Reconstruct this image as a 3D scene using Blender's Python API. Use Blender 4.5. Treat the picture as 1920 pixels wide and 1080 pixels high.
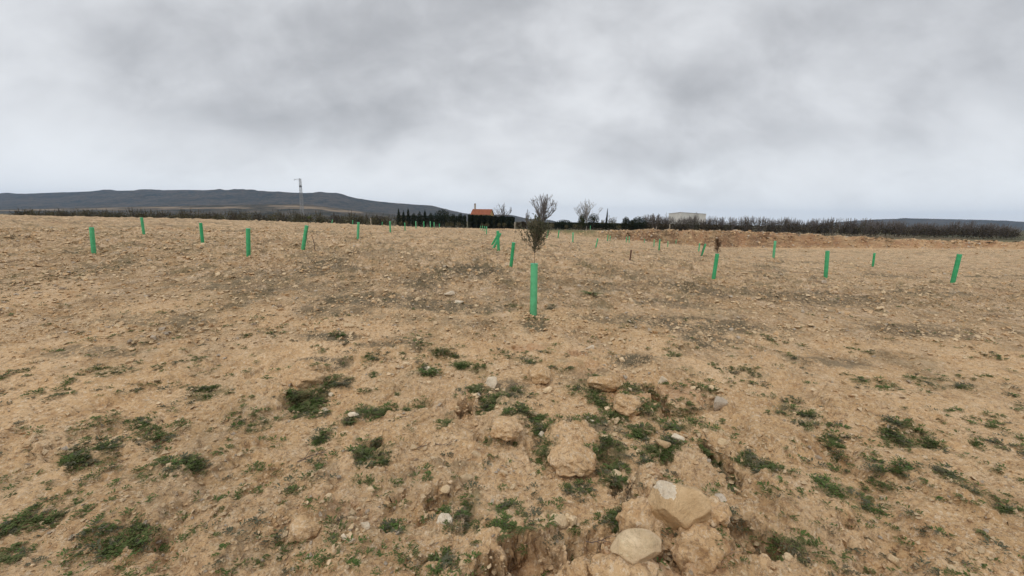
import bpy, bmesh, math, random
import numpy as np
from mathutils import Vector, Matrix, Euler

for o in list(bpy.data.objects):
    bpy.data.objects.remove(o)
SC = bpy.context.scene
COL = SC.collection
random.seed(7)
RNG = np.random.RandomState(11)
R = math.radians

# ------------------------------------------------------------------ camera
F = 780.0                       # focal length in pixels of a 1920 px wide picture
PITCH, ROLL, EYE = 9.15, 1.0, 1.5
cam_d = bpy.data.cameras.new('camera')
cam = bpy.data.objects.new('camera', cam_d); COL.objects.link(cam)
cam_d.sensor_width = 36.0; cam_d.sensor_fit = 'HORIZONTAL'
cam_d.lens = 36.0 * F / 1920.0
cam_d.clip_start = 0.05; cam_d.clip_end = 20000
CAMROT = Matrix.Rotation(R(90 - PITCH), 3, 'X') @ Matrix.Rotation(R(ROLL), 3, 'Z')
cam.matrix_world = Matrix.Translation((0, 0, EYE)) @ CAMROT.to_4x4()
SC.camera = cam

# ------------------------------------------------------------------ sun, sky
SUN_EL, SUN_AZ = 52, 215        # high behind cloud, a little behind and left of the viewer
W = bpy.data.worlds.new('World'); SC.world = W; W.use_nodes = True
wn, wl = W.node_tree.nodes, W.node_tree.links
wn.clear()
def WN(t, **k):
    n = wn.new(t)
    for a, b in k.items(): setattr(n, a, b)
    return n
def wmath(op, a, b=None):
    n = WN('ShaderNodeMath', operation=op)
    for i, v in enumerate((a, b)):
        if v is None: continue
        if isinstance(v, (int, float)): n.inputs[i].default_value = v
        else: wl.new(v, n.inputs[i])
    return n.outputs[0]
out = WN('ShaderNodeOutputWorld'); bg = WN('ShaderNodeBackground')
sky = WN('ShaderNodeTexSky', sky_type='NISHITA', sun_disc=False)
sky.sun_elevation = R(SUN_EL); sky.sun_rotation = R(SUN_AZ)
sky.air_density = 1.0; sky.dust_density = 2.0
tc = WN('ShaderNodeTexCoord'); sep = WN('ShaderNodeSeparateXYZ')
wl.new(tc.outputs['Generated'], sep.inputs[0])
zz = wmath('MAXIMUM', sep.outputs[2], 0.0)
den = wmath('ADD', zz, 0.75)
u = wmath('DIVIDE', sep.outputs[0], den); v = wmath('DIVIDE', sep.outputs[1], den)
cmb = WN('ShaderNodeCombineXYZ'); wl.new(u, cmb.inputs[0]); wl.new(v, cmb.inputs[1])
def cloud(scale, detail, rough, off, sx=1.0, sy=1.0, dist=0.0):
    mp = WN('ShaderNodeMapping'); mp.inputs['Location'].default_value = off
    mp.inputs['Scale'].default_value = (sx, sy, 1)
    wl.new(cmb.outputs[0], mp.inputs[0])
    n = WN('ShaderNodeTexNoise'); n.inputs['Scale'].default_value = scale
    n.inputs['Detail'].default_value = detail; n.inputs['Roughness'].default_value = rough
    n.inputs['Distortion'].default_value = dist
    wl.new(mp.outputs[0], n.inputs['Vector']); return n.outputs['Fac']
c1 = cloud(2.3, 4, 0.5, (2.3, 0.9, 0), 1.0, 1.4, 0.25)
c2 = cloud(6.0, 6, 0.55, (7.1, 3.2, 0), 1.0, 1.25, 0.3)
c3 = cloud(17.0, 6, 0.6, (1.7, 5.2, 0), .8, 1.4, .3)
mix = wmath('ADD', wmath('MULTIPLY', c1, 0.60), wmath('ADD', wmath('MULTIPLY', c2, 0.27), wmath('MULTIPLY', c3, 0.08)))
ramp = WN('ShaderNodeValToRGB'); wl.new(mix, ramp.inputs[0])
ramp.color_ramp.interpolation = 'B_SPLINE'
e = ramp.color_ramp.elements
e[0].position = 0.37; e[0].color = (0.35, 0.358, 0.375, 1)
e[1].position = 0.62; e[1].color = (0.69, 0.705, 0.725, 1)
m = e.new(0.49); m.color = (0.52, 0.53, 0.55, 1)
# clouds thin out and brighten low over the horizon
hr = WN('ShaderNodeMapRange'); hr.interpolation_type = 'SMOOTHSTEP'
hr.inputs['From Min'].default_value = 0.02; hr.inputs['From Max'].default_value = 0.21
hr.inputs['To Min'].default_value = 0.86; hr.inputs['To Max'].default_value = 0.0
wl.new(wmath('ADD', zz, wmath('MULTIPLY', wmath('SUBTRACT', c2, 0.5), 0.22)), hr.inputs['Value'])
mh = WN('ShaderNodeMixRGB'); wl.new(hr.outputs[0], mh.inputs[0]); wl.new(ramp.outputs[0], mh.inputs[1])
mh.inputs[2].default_value = (0.79, 0.815, 0.84, 1)
# overcast sky grows brighter towards the zenith
zr = WN('ShaderNodeMapRange'); zr.inputs['From Min'].default_value = 0.45; zr.inputs['From Max'].default_value = 1.0
zr.inputs['To Min'].default_value = 10.9; zr.inputs['To Max'].default_value = 17.0
wl.new(zz, zr.inputs['Value'])
sc_ = WN('ShaderNodeVectorMath', operation='SCALE'); wl.new(mh.outputs[0], sc_.inputs[0]); wl.new(zr.outputs[0], sc_.inputs['Scale'])
ms = WN('ShaderNodeMixRGB'); ms.inputs[0].default_value = 0.96
wl.new(sky.outputs[0], ms.inputs[1]); wl.new(sc_.outputs[0], ms.inputs[2])
wl.new(ms.outputs[0], bg.inputs[0]); bg.inputs[1].default_value = 0.1
wl.new(bg.outputs[0], out.inputs[0])
sun_d = bpy.data.lights.new('sun', 'SUN'); sun = bpy.data.objects.new('sun', sun_d); COL.objects.link(sun)
sun_d.energy = 1.0; sun_d.angle = R(18); sun_d.color = (1.0, 0.96, 0.90)
az = R(SUN_AZ); sdir = Vector((math.sin(az) * math.cos(R(SUN_EL)), math.cos(az) * math.cos(R(SUN_EL)), math.sin(R(SUN_EL))))
sun.rotation_euler = sdir.to_track_quat('Z', 'Y').to_euler()
SC.view_settings.view_transform = 'Standard'; SC.view_settings.look = 'None'
SC.view_settings.exposure = 0.17; SC.view_settings.gamma = 1.0
SC.view_settings.use_curve_mapping = False
SC.render.engine = 'CYCLES'
SC.render.resolution_x = 1024; SC.render.resolution_y = 576

# ------------------------------------------------------------------ noise
def _h(ix, iy, seed):
    n = (ix.astype(np.int64) * 374761393 + iy.astype(np.int64) * 668265263 + seed * 1274126177) & 0x7fffffff
    n = ((n ^ (n >> 13)) * 1274126177) & 0x7fffffff
    return (n ^ (n >> 16))
def gn(x, y, seed=0):
    x = np.asarray(x, float); y = np.asarray(y, float)
    ix = np.floor(x); iy = np.floor(y); fx = x - ix; fy = y - iy
    ux = fx * fx * fx * (fx * (fx * 6 - 15) + 10); uy = fy * fy * fy * (fy * (fy * 6 - 15) + 10)
    def g(a, b):
        t = (_h(ix + a, iy + b, seed) & 1023) * (2 * math.pi / 1024)
        return np.cos(t) * (fx - a) + np.sin(t) * (fy - b)
    n0 = g(0, 0) * (1 - ux) + g(1, 0) * ux
    n1 = g(0, 1) * (1 - ux) + g(1, 1) * ux
    return (n0 * (1 - uy) + n1 * uy) * 1.5
def fbm(x, y, oct=4, seed=0, gain=0.5):
    s = 0; a = 1.0; t = 0
    for i in range(oct):
        s = s + a * gn(x * 2.03 ** i + 17 * i, y * 2.03 ** i - 9 * i, seed + i); t += a; a *= gain
    return s / t
def voro(x, y, seed=0):
    ix = np.floor(x); iy = np.floor(y)
    f1 = np.full(x.shape, 9.0); f2 = np.full(x.shape, 9.0); idv = np.zeros(x.shape)
    for a in (-1, 0, 1):
        for b in (-1, 0, 1):
            h = _h(ix + a, iy + b, seed)
            px = ix + a + 0.1 + 0.8 * (h & 255) / 255.0; py = iy + b + 0.1 + 0.8 * ((h >> 8) & 255) / 255.0
            d = np.hypot(px - x, py - y); r = ((h >> 16) & 255) / 255.0
            m_ = d < f1
            f2 = np.where(m_, f1, np.minimum(f2, d)); idv = np.where(m_, r, idv); f1 = np.where(m_, d, f1)
    return f1, f2, idv
def ss(a, b, x):
    t = np.clip((x - a) / (b - a), 0, 1); return t * t * (3 - 2 * t)

# ------------------------------------------------------------------ pixel -> place
RM = np.array(CAMROT)
def ray(px, py):
    px = np.asarray(px, float); py = np.asarray(py, float)
    c = np.stack([(px - 960) / F, -(py - 540) / F, -np.ones_like(px)], -1)
    return c @ RM.T
def at(px, py, D):
    d = ray(px, py); k = D / d[..., 1]
    return np.array([d[..., 0] * k, D, EYE + d[..., 2] * k])
def edge(x, y):                        # counts 72..74 across the step that ends the field
    return y + 1.6 * gn(x * 0.08, x * 0 + 3.3, 5) + 0.8 * gn(x * 0.5, y * 0.3, 6) + 9 * ss(2, 12, x) * (1 - ss(18, 44, x))
def macro(x, y):
    x = np.asarray(x, float); y = np.asarray(y, float)
    lat = np.where(x < 0, 1.0 * np.tanh(-x * 0.05 / 1.0), -1.7 * np.tanh(np.maximum(x, 0) * .05 / 1.7))
    lat = lat * ss(1.0, 11.0, y) * (1 - ss(40, 70, y) * (x < 0))
    z = 0.27 * ss(2.2, 8.5, y) - 0.0035 * np.maximum(y - 20, 0) + lat
    z = z - .033 * np.clip(x - 3, 0, 30) * ss(20, 55, y) * (1 - .8 * ss(38, 85, x))
    far = 0.22 * ss(8, 24, x) * (1 - ss(40, 90, x)) - 0.019 * (y - 72)
    far = far - .75 * ss(36, 75, x)
    far = np.where(y > 160, -1.3, np.maximum(far, -1.3))
    wob = 1.6 * gn(x * 0.08, x * 0 + 3.3, 5) + 0.8 * gn(x * 0.5, y * 0.3, 6)
    E_ = edge(x, y); t = ss(72.0, 73.6, E_)
    z = z * (1 - t) + far * t
    # loose spoil heaped along the bank on the right
    z = z + 0.30 * ss(16, 22, x) * np.exp(-((E_ - 74.2) / 1.4) ** 2) * (0.5 + gn(x * 0.35, x * 0, 8))
    z = z + (0.10 * fbm(x * 0.13, y * 0.13, 3, 21)) * ss(6, 18, y) * (1 - ss(100, 200, y))
    return z
def G0(px, py):                       # first hit of pixel rays with the smooth land
    d = ray(px, py); d = d / np.linalg.norm(d, axis=-1, keepdims=True)
    n = d.shape[0]; hit = np.full(n, -1.0)
    ts = 1.2 * (1.012 ** np.arange(420))
    P = d[:, None, :] * ts[None, :, None]
    below = (P[:, :, 2] + EYE) < macro(P[:, :, 0], P[:, :, 1])
    k = below.argmax(1)
    t = np.where(below.any(1), ts[k], ts[-1])
    lo = t / 1.012; hi = t
    for _ in range(12):
        mid = (lo + hi) / 2; Q = d * mid[:, None]
        b = (Q[:, 2] + EYE) < macro(Q[:, 0], Q[:, 1])
        hi = np.where(b, mid, hi); lo = np.where(b, lo, mid)
    Q = d * hi[:, None]
    return Q[:, 0], Q[:, 1]

# ------------------------------------------------------------------ land forms seen in the foreground
# (px, py, half width px, depth ratio, height m, edge sharpness)
FORMS = [
 # hollows and holes
 (870,772,16,1.5,-.085,.5),(846,768,20,1.0,-.03,.7),(1003,1050,42,1.0,-.13,.45),(930,1082,32,.9,-.14,.45),(1098,1048,26,1.3,-.13,.45),
 (1082,668,14,1.6,-.07,.5),(822,948,17,1.5,-.075,.6),(800,985,20,1.2,-.04,.8),(1352,880,24,2.4,-.10,.6),(575,752,45,1.3,-.05,.9),
 (1226,748,17,2.6,-.11,.5),(1168,925,18,2.3,-.07,.6),(1150,860,14,1.6,-.04,.7),(1350,985,20,2.0,-.09,.6),(1150,1015,60,.55,-.07,.6),
 (1010,845,20,1.9,-.05,.6),(915,820,22,1.2,-.045,.6),(980,655,24,.9,-.03,.7),(910,800,24,.7,-.04,.6),(1330,745,30,1.0,-.03,.7),
 (1240,1050,40,.8,-.10,.6),(1280,775,50,.4,-.05,.6),(700,850,34,.8,-.035,.7),(640,690,40,.8,-.03,.7),(1020,580,22,.9,-.05,.8),
 (955,572,26,.9,-.04,.8),(1060,1010,24,1.0,-.05,.6),(1310,1040,22,1.3,-.10,.5),(790,675,60,.5,-.03,.8),(845,668,40,.7,-.035,.7),
 # clods, ledges and mounds
 (1075,838,52,1.5,.085,.45),(1190,752,38,1.6,.075,.45),(1134,722,36,.9,.06,.35),(815,908,40,1.5,.055,.6),(945,795,44,1.6,.06,.45),
 (1298,862,55,1.3,.07,.6),(1012,706,20,1.2,.07,.4),(570,700,34,1.5,.06,.5),(575,985,38,1.2,.06,.55),(630,985,45,1.0,.03,.7),
 (1200,945,36,1.3,.08,.45),(1265,985,80,1.0,.10,.55),(1180,1050,60,1.0,.07,.5),(985,1005,70,.7,.045,.7),(1050,975,40,1.0,.03,.6),
 (1085,680,60,.7,.04,.7),(1280,740,55,1.0,.05,.6),(1330,830,30,1.4,.04,.6),(730,825,60,1.0,.03,.8),(840,820,50,.9,.04,.7),
 (1060,590,40,.9,.05,.8),(930,690,40,1.0,.04,.6),(1240,700,60,.8,.04,.8),(720,660,80,.8,.05,.8),(650,900,70,1.0,.03,.9),
 (1000,592,60,.7,.05,.8),(1350,760,24,1.2,.05,.6),(1205,860,34,1.0,.035,.6),(900,1035,50,.8,.04,.7),(700,1060,90,.7,.035,.8),
 # beyond the photograph's edges the ground goes on the same way
 (480,760,50,1.2,.06,.5),(400,860,60,1.3,.05,.6),(330,700,50,1.2,.06,.5),(440,1000,70,1.1,.07,.55),(250,950,80,1.2,.07,.55),(120,820,70,1.1,.06,.6),
 (1450,820,55,1.3,.07,.5),(1500,950,70,1.2,.08,.5),(1620,780,60,1.2,.06,.5),(1700,900,70,1.2,.07,.55),(1420,1010,40,1.2,-.10,.6),(1560,860,36,1.6,-.055,.7),
 (1800,1000,80,1.1,.06,.6),(500,900,30,1.5,-.04,.6),(350,1020,40,1.2,-.055,.7),(200,760,40,1.2,-.05,.6),(1480,730,40,1.2,-.05,.6),(1650,1030,60,1.0,-.07,.6),
]
fx_, fy_ = G0([f[0] for f in FORMS], [f[1] for f in FORMS])
def detail(x, y):
    """relief on top of macro(): clods, hollows, crust and crumbs"""
    wx = x + 0.055 * fbm(x * 5, y * 5, 3, 31) + 0.018 * gn(x * 22, y * 22, 37)
    wy = y + 0.055 * fbm(x * 5 + 40, y * 5, 3, 33) + 0.018 * gn(x * 22, y * 22, 38)
    z = np.zeros_like(x)
    near = 1 - ss(4.5, 7.5, y)
    # broken crust: flat topped plates between worn cracks
    a, b, idv = voro(wx * 3.1, wy * 2.6, 41)
    plate = ss(0.02, 0.22, b - a)
    z += near * (0.060 * plate * (idv - 0.25)) * ss(-.15, .35, fbm(x * .9, y * .9, 2, 44) + .15)
    a, b, idv = voro(wx * 8.5, wy * 7.5, 42)
    z += near * 0.022 * ss(0.0, 0.30, b - a) * idv * ss(-.1, .3, fbm(x * 1.6, y * 1.6, 2, 45))
    for (fp, ax, ay) in zip(FORMS, fx_, fy_):
        r = fp[2] * math.hypot(ay, EYE) / F
        ry = r * fp[3]; R2 = 2.2 * max(r, ry) + .1
        m_ = (np.abs(x - ax) < R2) & (np.abs(y - ay) < R2)
        if not m_.any(): continue
        xm, ym = x[m_], y[m_]
        q = np.hypot((wx[m_] - ax) / r + .55 * fbm(xm / r * .9, ym / r * .9, 3, 151, .6), (wy[m_] - ay) / ry + .55 * fbm(xm / r * .9 + 9, ym / r * .9, 3, 157, .6))
        s = fp[5] * .8
        z[m_] += fp[4] * (1.5 if fp[4] < -.1 else 1.45 if fp[4] < -.06 else 1.25 if fp[4] < 0 else 1.1) * (1 - ss(1 - s * .8, 1 + s * .5, q))
    z += 0.030 * fbm(x * 1.1, y * 1.1, 3, 51) * (1 + ss(4, 9, y))
    z += 0.024 * fbm(wx * 6, wy * 6, 3, 61)
    rg = 1 - np.abs(fbm(wx * 11, wy * 11, 3, 71))
    z += 0.020 * (rg - .7) * (1 + .6 * ss(5, 9, y))
    # crumbs
    lump = np.maximum(gn(wx * 34, wy * 34, 81), 0) ** 1.5
    z += 0.017 * lump * (0.5 + ss(-.2, .4, fbm(x * 2, y * 2, 2, 82)))
    z += 0.006 * gn(x * 75, y * 75, 91) + 0.0025 * gn(x * 150, y * 150, 92)
    # ploughed, stony middle distance
    mid = ss(5, 10, y) * (1 - ss(90, 140, y))
    z += mid * (0.20 * np.maximum(gn(x * 3.7, y * 3.7, 101), 0) ** 2 + 0.075 * np.maximum(gn(x * 9, y * 9, 102), 0))
    z += mid * 0.035 * gn(x * .9 + y * .25, y * .8, 103)
    bank = ss(10, 18, x) * np.exp(-((edge(x, y) - 73.3) / 2.4) ** 2)
    z += bank * (0.38 * fbm(x * 1.1, y * 1.1, 4, 105, .65) + .16 * np.maximum(gn(x * 4, y * 4, 106), 0))
    return z

# grid of the ground sheet: fine in front of the camera, reaching to the far hills
ys = [0.35]
while ys[-1] < 1.15: ys.append(ys[-1] + 0.03)
while ys[-1] < 59: ys.append(ys[-1] + max(0.0058, 0.66 * (ys[-1] ** 2 + EYE ** 2) / (416 * EYE) * (1.0 if ys[-1] < 8 else .72)))
while ys[-1] < 78: ys.append(ys[-1] + .2)
while ys[-1] < 9000: ys.append(ys[-1] * 1.06 + .6)
YS = np.array(ys)
SS_ = np.concatenate([np.linspace(-1.55, -.56, 165, endpoint=False), np.linspace(-.56, .56, 770, endpoint=False), np.linspace(.56, 1.55, 166)])
AP = 1.5
GX = (YS[:, None] + AP) * SS_[None, :]; GY = np.repeat(YS[:, None], len(SS_), 1)
GZ = macro(GX, GY) + detail(GX, GY)
def HG(x, y):                          # height of the built mesh at x, y
    x = np.atleast_1d(np.asarray(x, float)); y = np.atleast_1d(np.asarray(y, float))
    j = np.clip(np.searchsorted(YS, y) - 1, 0, len(YS) - 2); fy = np.clip((y - YS[j]) / (YS[j + 1] - YS[j]), 0, 1)
    def row(jj):
        s = np.clip(x / (YS[jj] + AP), SS_[0], SS_[-1] - 1e-6); i = np.clip(np.searchsorted(SS_, s) - 1, 0, len(SS_) - 2)
        f = (s - SS_[i]) / (SS_[i + 1] - SS_[i]); return GZ[jj, i] * (1 - f) + GZ[jj, i + 1] * f
    return row(j) * (1 - fy) + row(j + 1) * fy
def G(px, py):                         # pixel -> point on the built ground
    px = np.atleast_1d(np.asarray(px, float)); py = np.atleast_1d(np.asarray(py, float))
    d = ray(px, py); d = d / np.linalg.norm(d, axis=-1, keepdims=True)
    ts = 1.2 * (1.01 ** np.arange(500)); P = d[:, None, :] * ts[None, :, None]
    sh = P.shape[:2]
    b = (P[:, :, 2] + EYE) < HG(P[:, :, 0].ravel(), P[:, :, 1].ravel()).reshape(sh)
    t = np.where(b.any(1), ts[b.argmax(1)], ts[-1]); lo = t / 1.01; hi = t
    for _ in range(10):
        mid = (lo + hi) / 2; Q = d * mid[:, None]; bb = (Q[:, 2] + EYE) < HG(Q[:, 0], Q[:, 1])
        hi = np.where(bb, mid, hi); lo = np.where(bb, lo, mid)
    Q = d * hi[:, None]; return np.stack([Q[:, 0], Q[:, 1], HG(Q[:, 0], Q[:, 1])], -1)

# ------------------------------------------------------------------ materials
def mat(name, rough=.9):
    m_ = bpy.data.materials.new(name); m_.use_nodes = True
    b = m_.node_tree.nodes['Principled BSDF']; b.inputs['Roughness'].default_value = rough
    b.inputs['Specular IOR Level'].default_value = .25
    return m_, m_.node_tree.nodes, m_.node_tree.links, b
class NT:
    def __init__(s, nodes, links): s.n, s.l = nodes, links
    def new(s, t, **k):
        n = s.n.new(t)
        for a, b in k.items(): setattr(n, a, b)
        return n
    def put(s, n, i, v):
        if isinstance(v, (int, float, tuple)): n.inputs[i].default_value = v
        else: s.l.new(v, n.inputs[i])
    def math(s, op, a, b=0.0, clamp=False):
        n = s.new('ShaderNodeMath', operation=op, use_clamp=clamp); s.put(n, 0, a); s.put(n, 1, b); return n.outputs[0]
    def noise(s, vec, scale, detail=4, rough=.55, dist=0):
        n = s.new('ShaderNodeTexNoise'); s.l.new(vec, n.inputs['Vector'])
        n.inputs['Scale'].default_value = scale; n.inputs['Detail'].default_value = detail
        n.inputs['Roughness'].default_value = rough; n.inputs['Distortion'].default_value = dist; return n.outputs['Fac']
    def voro(s, vec, scale, feat='F1'):
        n = s.new('ShaderNodeTexVoronoi', feature=feat); s.l.new(vec, n.inputs['Vector']); n.inputs['Scale'].default_value = scale; return n
    def rng(s, v, a, b, c=0., d=1.):
        n = s.new('ShaderNodeMapRange'); n.interpolation_type = 'SMOOTHSTEP'; s.put(n, 'Value', v)
        for k, q in zip(('From Min', 'From Max', 'To Min', 'To Max'), (a, b, c, d)): n.inputs[k].default_value = q
        return n.outputs[0]
    def mix(s, f, a, b):
        n = s.new('ShaderNodeMixRGB'); s.put(n, 0, f)
        for i, v in ((1, a), (2, b)):
            if isinstance(v, tuple): n.inputs[i].default_value = (*v[:3], 1)
            else: s.l.new(v, n.inputs[i])
        return n.outputs[0]
    def attr(s, name): return s.new('ShaderNodeAttribute', attribute_name=name).outputs['Fac']

def soil_material(name, use_attr):
    m_, n, l, b = mat(name, .95); t = NT(n, l)
    b.inputs['Specular IOR Level'].default_value = .12
    P = t.new('ShaderNodeNewGeometry').outputs['Position']
    big = t.noise(P, .55, 4, .6); med = t.noise(P, 3.2, 5, .62); fine = t.noise(P, 22, 5, .7); grit = t.noise(P, 120, 3, .7)
    c = t.mix(t.rng(big, .35, .65), (.53, .345, .175), (.63, .420, .225))
    c = t.mix(t.rng(med, .42, .68, 0, .6), c, (.66, .475, .290))
    c = t.mix(t.rng(med, .50, .30, 0, .55), c, (.42, .245, .118))
    c = t.mix(t.rng(fine, .40, .47, .60, 0), c, (.34, .205, .110))
    c = t.mix(t.rng(fine, .56, .62, 0, .45), c, (.70, .53, .35))
    spk = t.noise(P, 38, 6, .85); c = t.mix(t.rng(spk, .545, .565, 0, .55), c, (.20, .125, .075)); spl = t.noise(P, 31, 6, .85, .4); c = t.mix(t.rng(spl, .555, .575, 0, .6), c, (.74, .61, .44))
    c = t.mix(t.rng(grit, .60, .70, 0, .5), c, (.72, .60, .44))
    c = t.mix(t.rng(grit, .40, .32, 0, .6), c, (.22, .135, .08))
    # little dark crumbs and bits of old straw
    Pw = t.new('ShaderNodeVectorMath', operation='ADD'); l.new(P, Pw.inputs[0]); wz = t.new('ShaderNodeTexNoise'); wz.inputs['Scale'].default_value = 30; l.new(P, wz.inputs['Vector']); wsc = t.new('ShaderNodeVectorMath', operation='SCALE'); wsc.inputs['Scale'].default_value = .07; l.new(wz.outputs['Color'], wsc.inputs[0]); l.new(wsc.outputs[0], Pw.inputs[1])
    v1 = t.voro(Pw.outputs[0], 26.0); sp = t.rng(v1.outputs['Distance'], .16, .26, 1, 0)
    sel = t.rng(t.noise(P, 2.2, 4, .6), .50, .60)
    c = t.mix(t.math('MULTIPLY', t.math('MULTIPLY', sp, sel), .0 if not use_attr else .5), c, (.17, .11, .07))
    if use_attr:
        P2 = t.new('ShaderNodeVectorMath', operation='MULTIPLY'); l.new(P, P2.inputs[0]); P2.inputs[1].default_value = (1.0, .55, 1)
        n5 = t.noise(P2.outputs[0], 5, 9, .95)
        # chips of stone and dark crumbs of litter all through the ploughed field
        md = t.attr('mid')
        dk = t.noise(P2.outputs[0], 2.4, 10, .95)
        c = t.mix(t.math('MULTIPLY', md, t.rng(dk, .515, .535, 0, .68)), c, (.15, .10, .06))
        lt = t.noise(P2.outputs[0], 3.1, 10, .95, .2)
        c = t.mix(t.math('MULTIPLY', md, t.rng(lt, .53, .545, 0, .80)), c, (.76, .58, .40))
        ol = t.noise(P2.outputs[0], 1.1, 10, .90)
        c = t.mix(t.math('MULTIPLY', md, t.rng(ol, .520, .550, 0, .55)), c, (.125, .115, .06))
        c = t.mix(t.math('MULTIPLY', t.attr('red'), .75), c, (.37, .18, .095))
        c = t.mix(t.math('MULTIPLY', t.attr('litter'), t.rng(n5, .455, .50, .0, .9)), c, (.115, .10, .065))
        n6 = t.noise(P2.outputs[0], 9, 7, .9)
        c = t.mix(t.math('MULTIPLY', t.attr('weed'), t.rng(n6, .47, .53, 0, .9)), c, (.085, .095, .040))
        P3 = t.new('ShaderNodeVectorMath', operation='MULTIPLY'); l.new(P, P3.inputs[0]); P3.inputs[1].default_value = (.32, .32, 1.9)
        nb_ = t.noise(P3.outputs[0], 1.5, 9, .9, .6)
        c = t.mix(t.math('MULTIPLY', t.attr('bank'), t.rng(nb_, .45, .52, .25, .92)), c, (.125, .078, .048))
        c = t.mix(t.attr('verge'), c, t.mix(t.rng(t.noise(P, .5, 5, .7), .35, .62), (.235, .185, .105), (.13, .135, .062)))
        c = t.mix(t.attr('far'), c, t.mix(t.rng(t.noise(P, .02, 5, .6), .4, .6), (.13, .10, .06), (.06, .065, .035)))
    l.new(c, b.inputs['Base Color'])
    bp = t.new('ShaderNodeBump'); bp.inputs['Strength'].default_value = .75; bp.inputs['Distance'].default_value = .016; bp.inputs['Strength'].default_value = .9
    hsum = t.math('ADD', t.math('MULTIPLY', fine, .8), t.math('MULTIPLY', grit, .28))
    if use_attr: hsum = t.math('ADD', hsum, t.math('MULTIPLY', t.math('MULTIPLY', md, dk), 4.0))
    hsum = t.math('ADD', hsum, t.math('MULTIPLY', spk, .5))
    hsum = t.math('ADD', hsum, t.math('MULTIPLY', t.rng(v1.outputs['Distance'], .1, .3, 1, 0), .12))
    l.new(hsum, bp.inputs['Height']); l.new(bp.outputs[0], b.inputs['Normal'])
    return m_
M_SOIL = soil_material('dry_soil', True); M_CLOD = soil_material('clod_soil', False)

def stone_material(name, light, dark, dirt_or_shade, dirtamt):
    m_, n, l, b = mat(name, .85); t = NT(n, l)
    tco = t.new('ShaderNodeNewGeometry').outputs['Position']
    a = t.noise(tco, 14, 5, .65); g = t.noise(tco, 70, 4, .7)
    c = t.mix(t.rng(a, .35, .65), dark, light)
    c = t.mix(t.rng(g, .55, .75, 0, .5), c, tuple(min(.85, q * 1.25) for q in light))
    c = t.mix(t.rng(g, .42, .3, 0, .5), c, tuple(q * .6 for q in dark))
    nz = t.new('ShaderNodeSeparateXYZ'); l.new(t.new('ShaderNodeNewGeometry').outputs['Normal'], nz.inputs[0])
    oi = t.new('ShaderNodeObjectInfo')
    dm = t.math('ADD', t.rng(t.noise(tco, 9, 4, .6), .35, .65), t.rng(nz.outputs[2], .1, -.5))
    c = t.mix(t.math('MULTIPLY', dm, dirtamt, True), c, dirt_or_shade)
    hs = t.new('ShaderNodeHueSaturation'); l.new(c, hs.inputs['Color']); l.new(t.math('ADD', t.math('MULTIPLY', oi.outputs['Random'], .35), .80), hs.inputs['Value'])
    cr_ = t.noise(tco, 7, 8, .8, 1.2); fin = t.mix(t.rng(t.math('ABSOLUTE', t.math('SUBTRACT', cr_, .5)), .0, .022, .45, 0), hs.outputs[0], tuple(q * .42 for q in dark)); sp_ = t.noise(tco, 45, 7, .85); fin = t.mix(t.rng(sp_, .55, .60, 0, .4), fin, tuple(q * .62 for q in dark))
    l.new(fin, b.inputs['Base Color'])
    bp = t.new('ShaderNodeBump'); bp.inputs['Strength'].default_value = .9; bp.inputs['Distance'].default_value = .011
    l.new(t.math('ADD', t.math('ADD', g, a), cr_), bp.inputs['Height']); l.new(bp.outputs[0], b.inputs['Normal'])
    return m_
M_PALE = stone_material('pale_limestone', (.82, .63, .405), (.67, .495, .29), (.47, .33, .20), .45)
M_BOULDER = stone_material('weathered_limestone', (.68, .485, .28), (.55, .375, .20), (.48, .31, .155), .6)
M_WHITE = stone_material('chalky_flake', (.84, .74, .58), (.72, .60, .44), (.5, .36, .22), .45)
M_GREY = stone_material('grey_stone', (.58, .49, .38), (.44, .36, .27), (.40, .29, .19), .3)

def leaf_material(name, a, b_, c_, scale=30, rough=.6, trans=.25):
    m_, n, l, b = mat(name, rough); t = NT(n, l)
    P = t.new('ShaderNodeNewGeometry').outputs['Position']
    f = t.noise(P, scale, 3, .7); g = t.noise(P, scale * .12, 3, .6)
    c = t.mix(t.rng(f, .38, .62), a, b_); c = t.mix(t.rng(g, .5, .68, 0, .7), c, c_)
    l.new(c, b.inputs['Base Color'])
    if trans:
        tr = t.new('ShaderNodeBsdfTranslucent'); l.new(c, tr.inputs[0])
        mx = t.new('ShaderNodeMixShader'); mx.inputs[0].default_value = trans
        l.new(b.outputs[0], mx.inputs[1]); l.new(tr.outputs[0], mx.inputs[2])
        l.new(mx.outputs[0], n['Material Output'].inputs[0])
    return m_
M_WEED = leaf_material('weed_leaf', (.080, .108, .030), (.135, .165, .050), (.19, .165, .075), 60)
M_WEED_BRIGHT = leaf_material('fresh_weed_leaf', (.075, .125, .028), (.12, .18, .045), (.10, .14, .05), 60)
M_GREYWEED = leaf_material('dull_weed_leaf', (.10, .105, .060), (.14, .14, .085), (.17, .13, .08), 60)
M_STRAW = leaf_material('dry_stem', (.23, .165, .105), (.36, .28, .19), (.13, .085, .06), 40, .8, 0)
M_DARKTWIG = leaf_material('dark_dead_twig', (.085, .058, .048), (.16, .115, .09), (.24, .18, .13), 40, .8, 0)
M_OLIVE = leaf_material('olive_leaf', (.060, .070, .036), (.125, .130, .078), (.17, .135, .08), 45, .5, .15)
M_BARK = leaf_material('grey_bark', (.15, .115, .085), (.24, .19, .15), (.10, .075, .055), 20, .9, 0)
M_EVER = leaf_material('dark_evergreen_leaf', (.012, .019, .010), (.025, .034, .015), (.038, .040, .018), 2.2, .8, .05)
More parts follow.
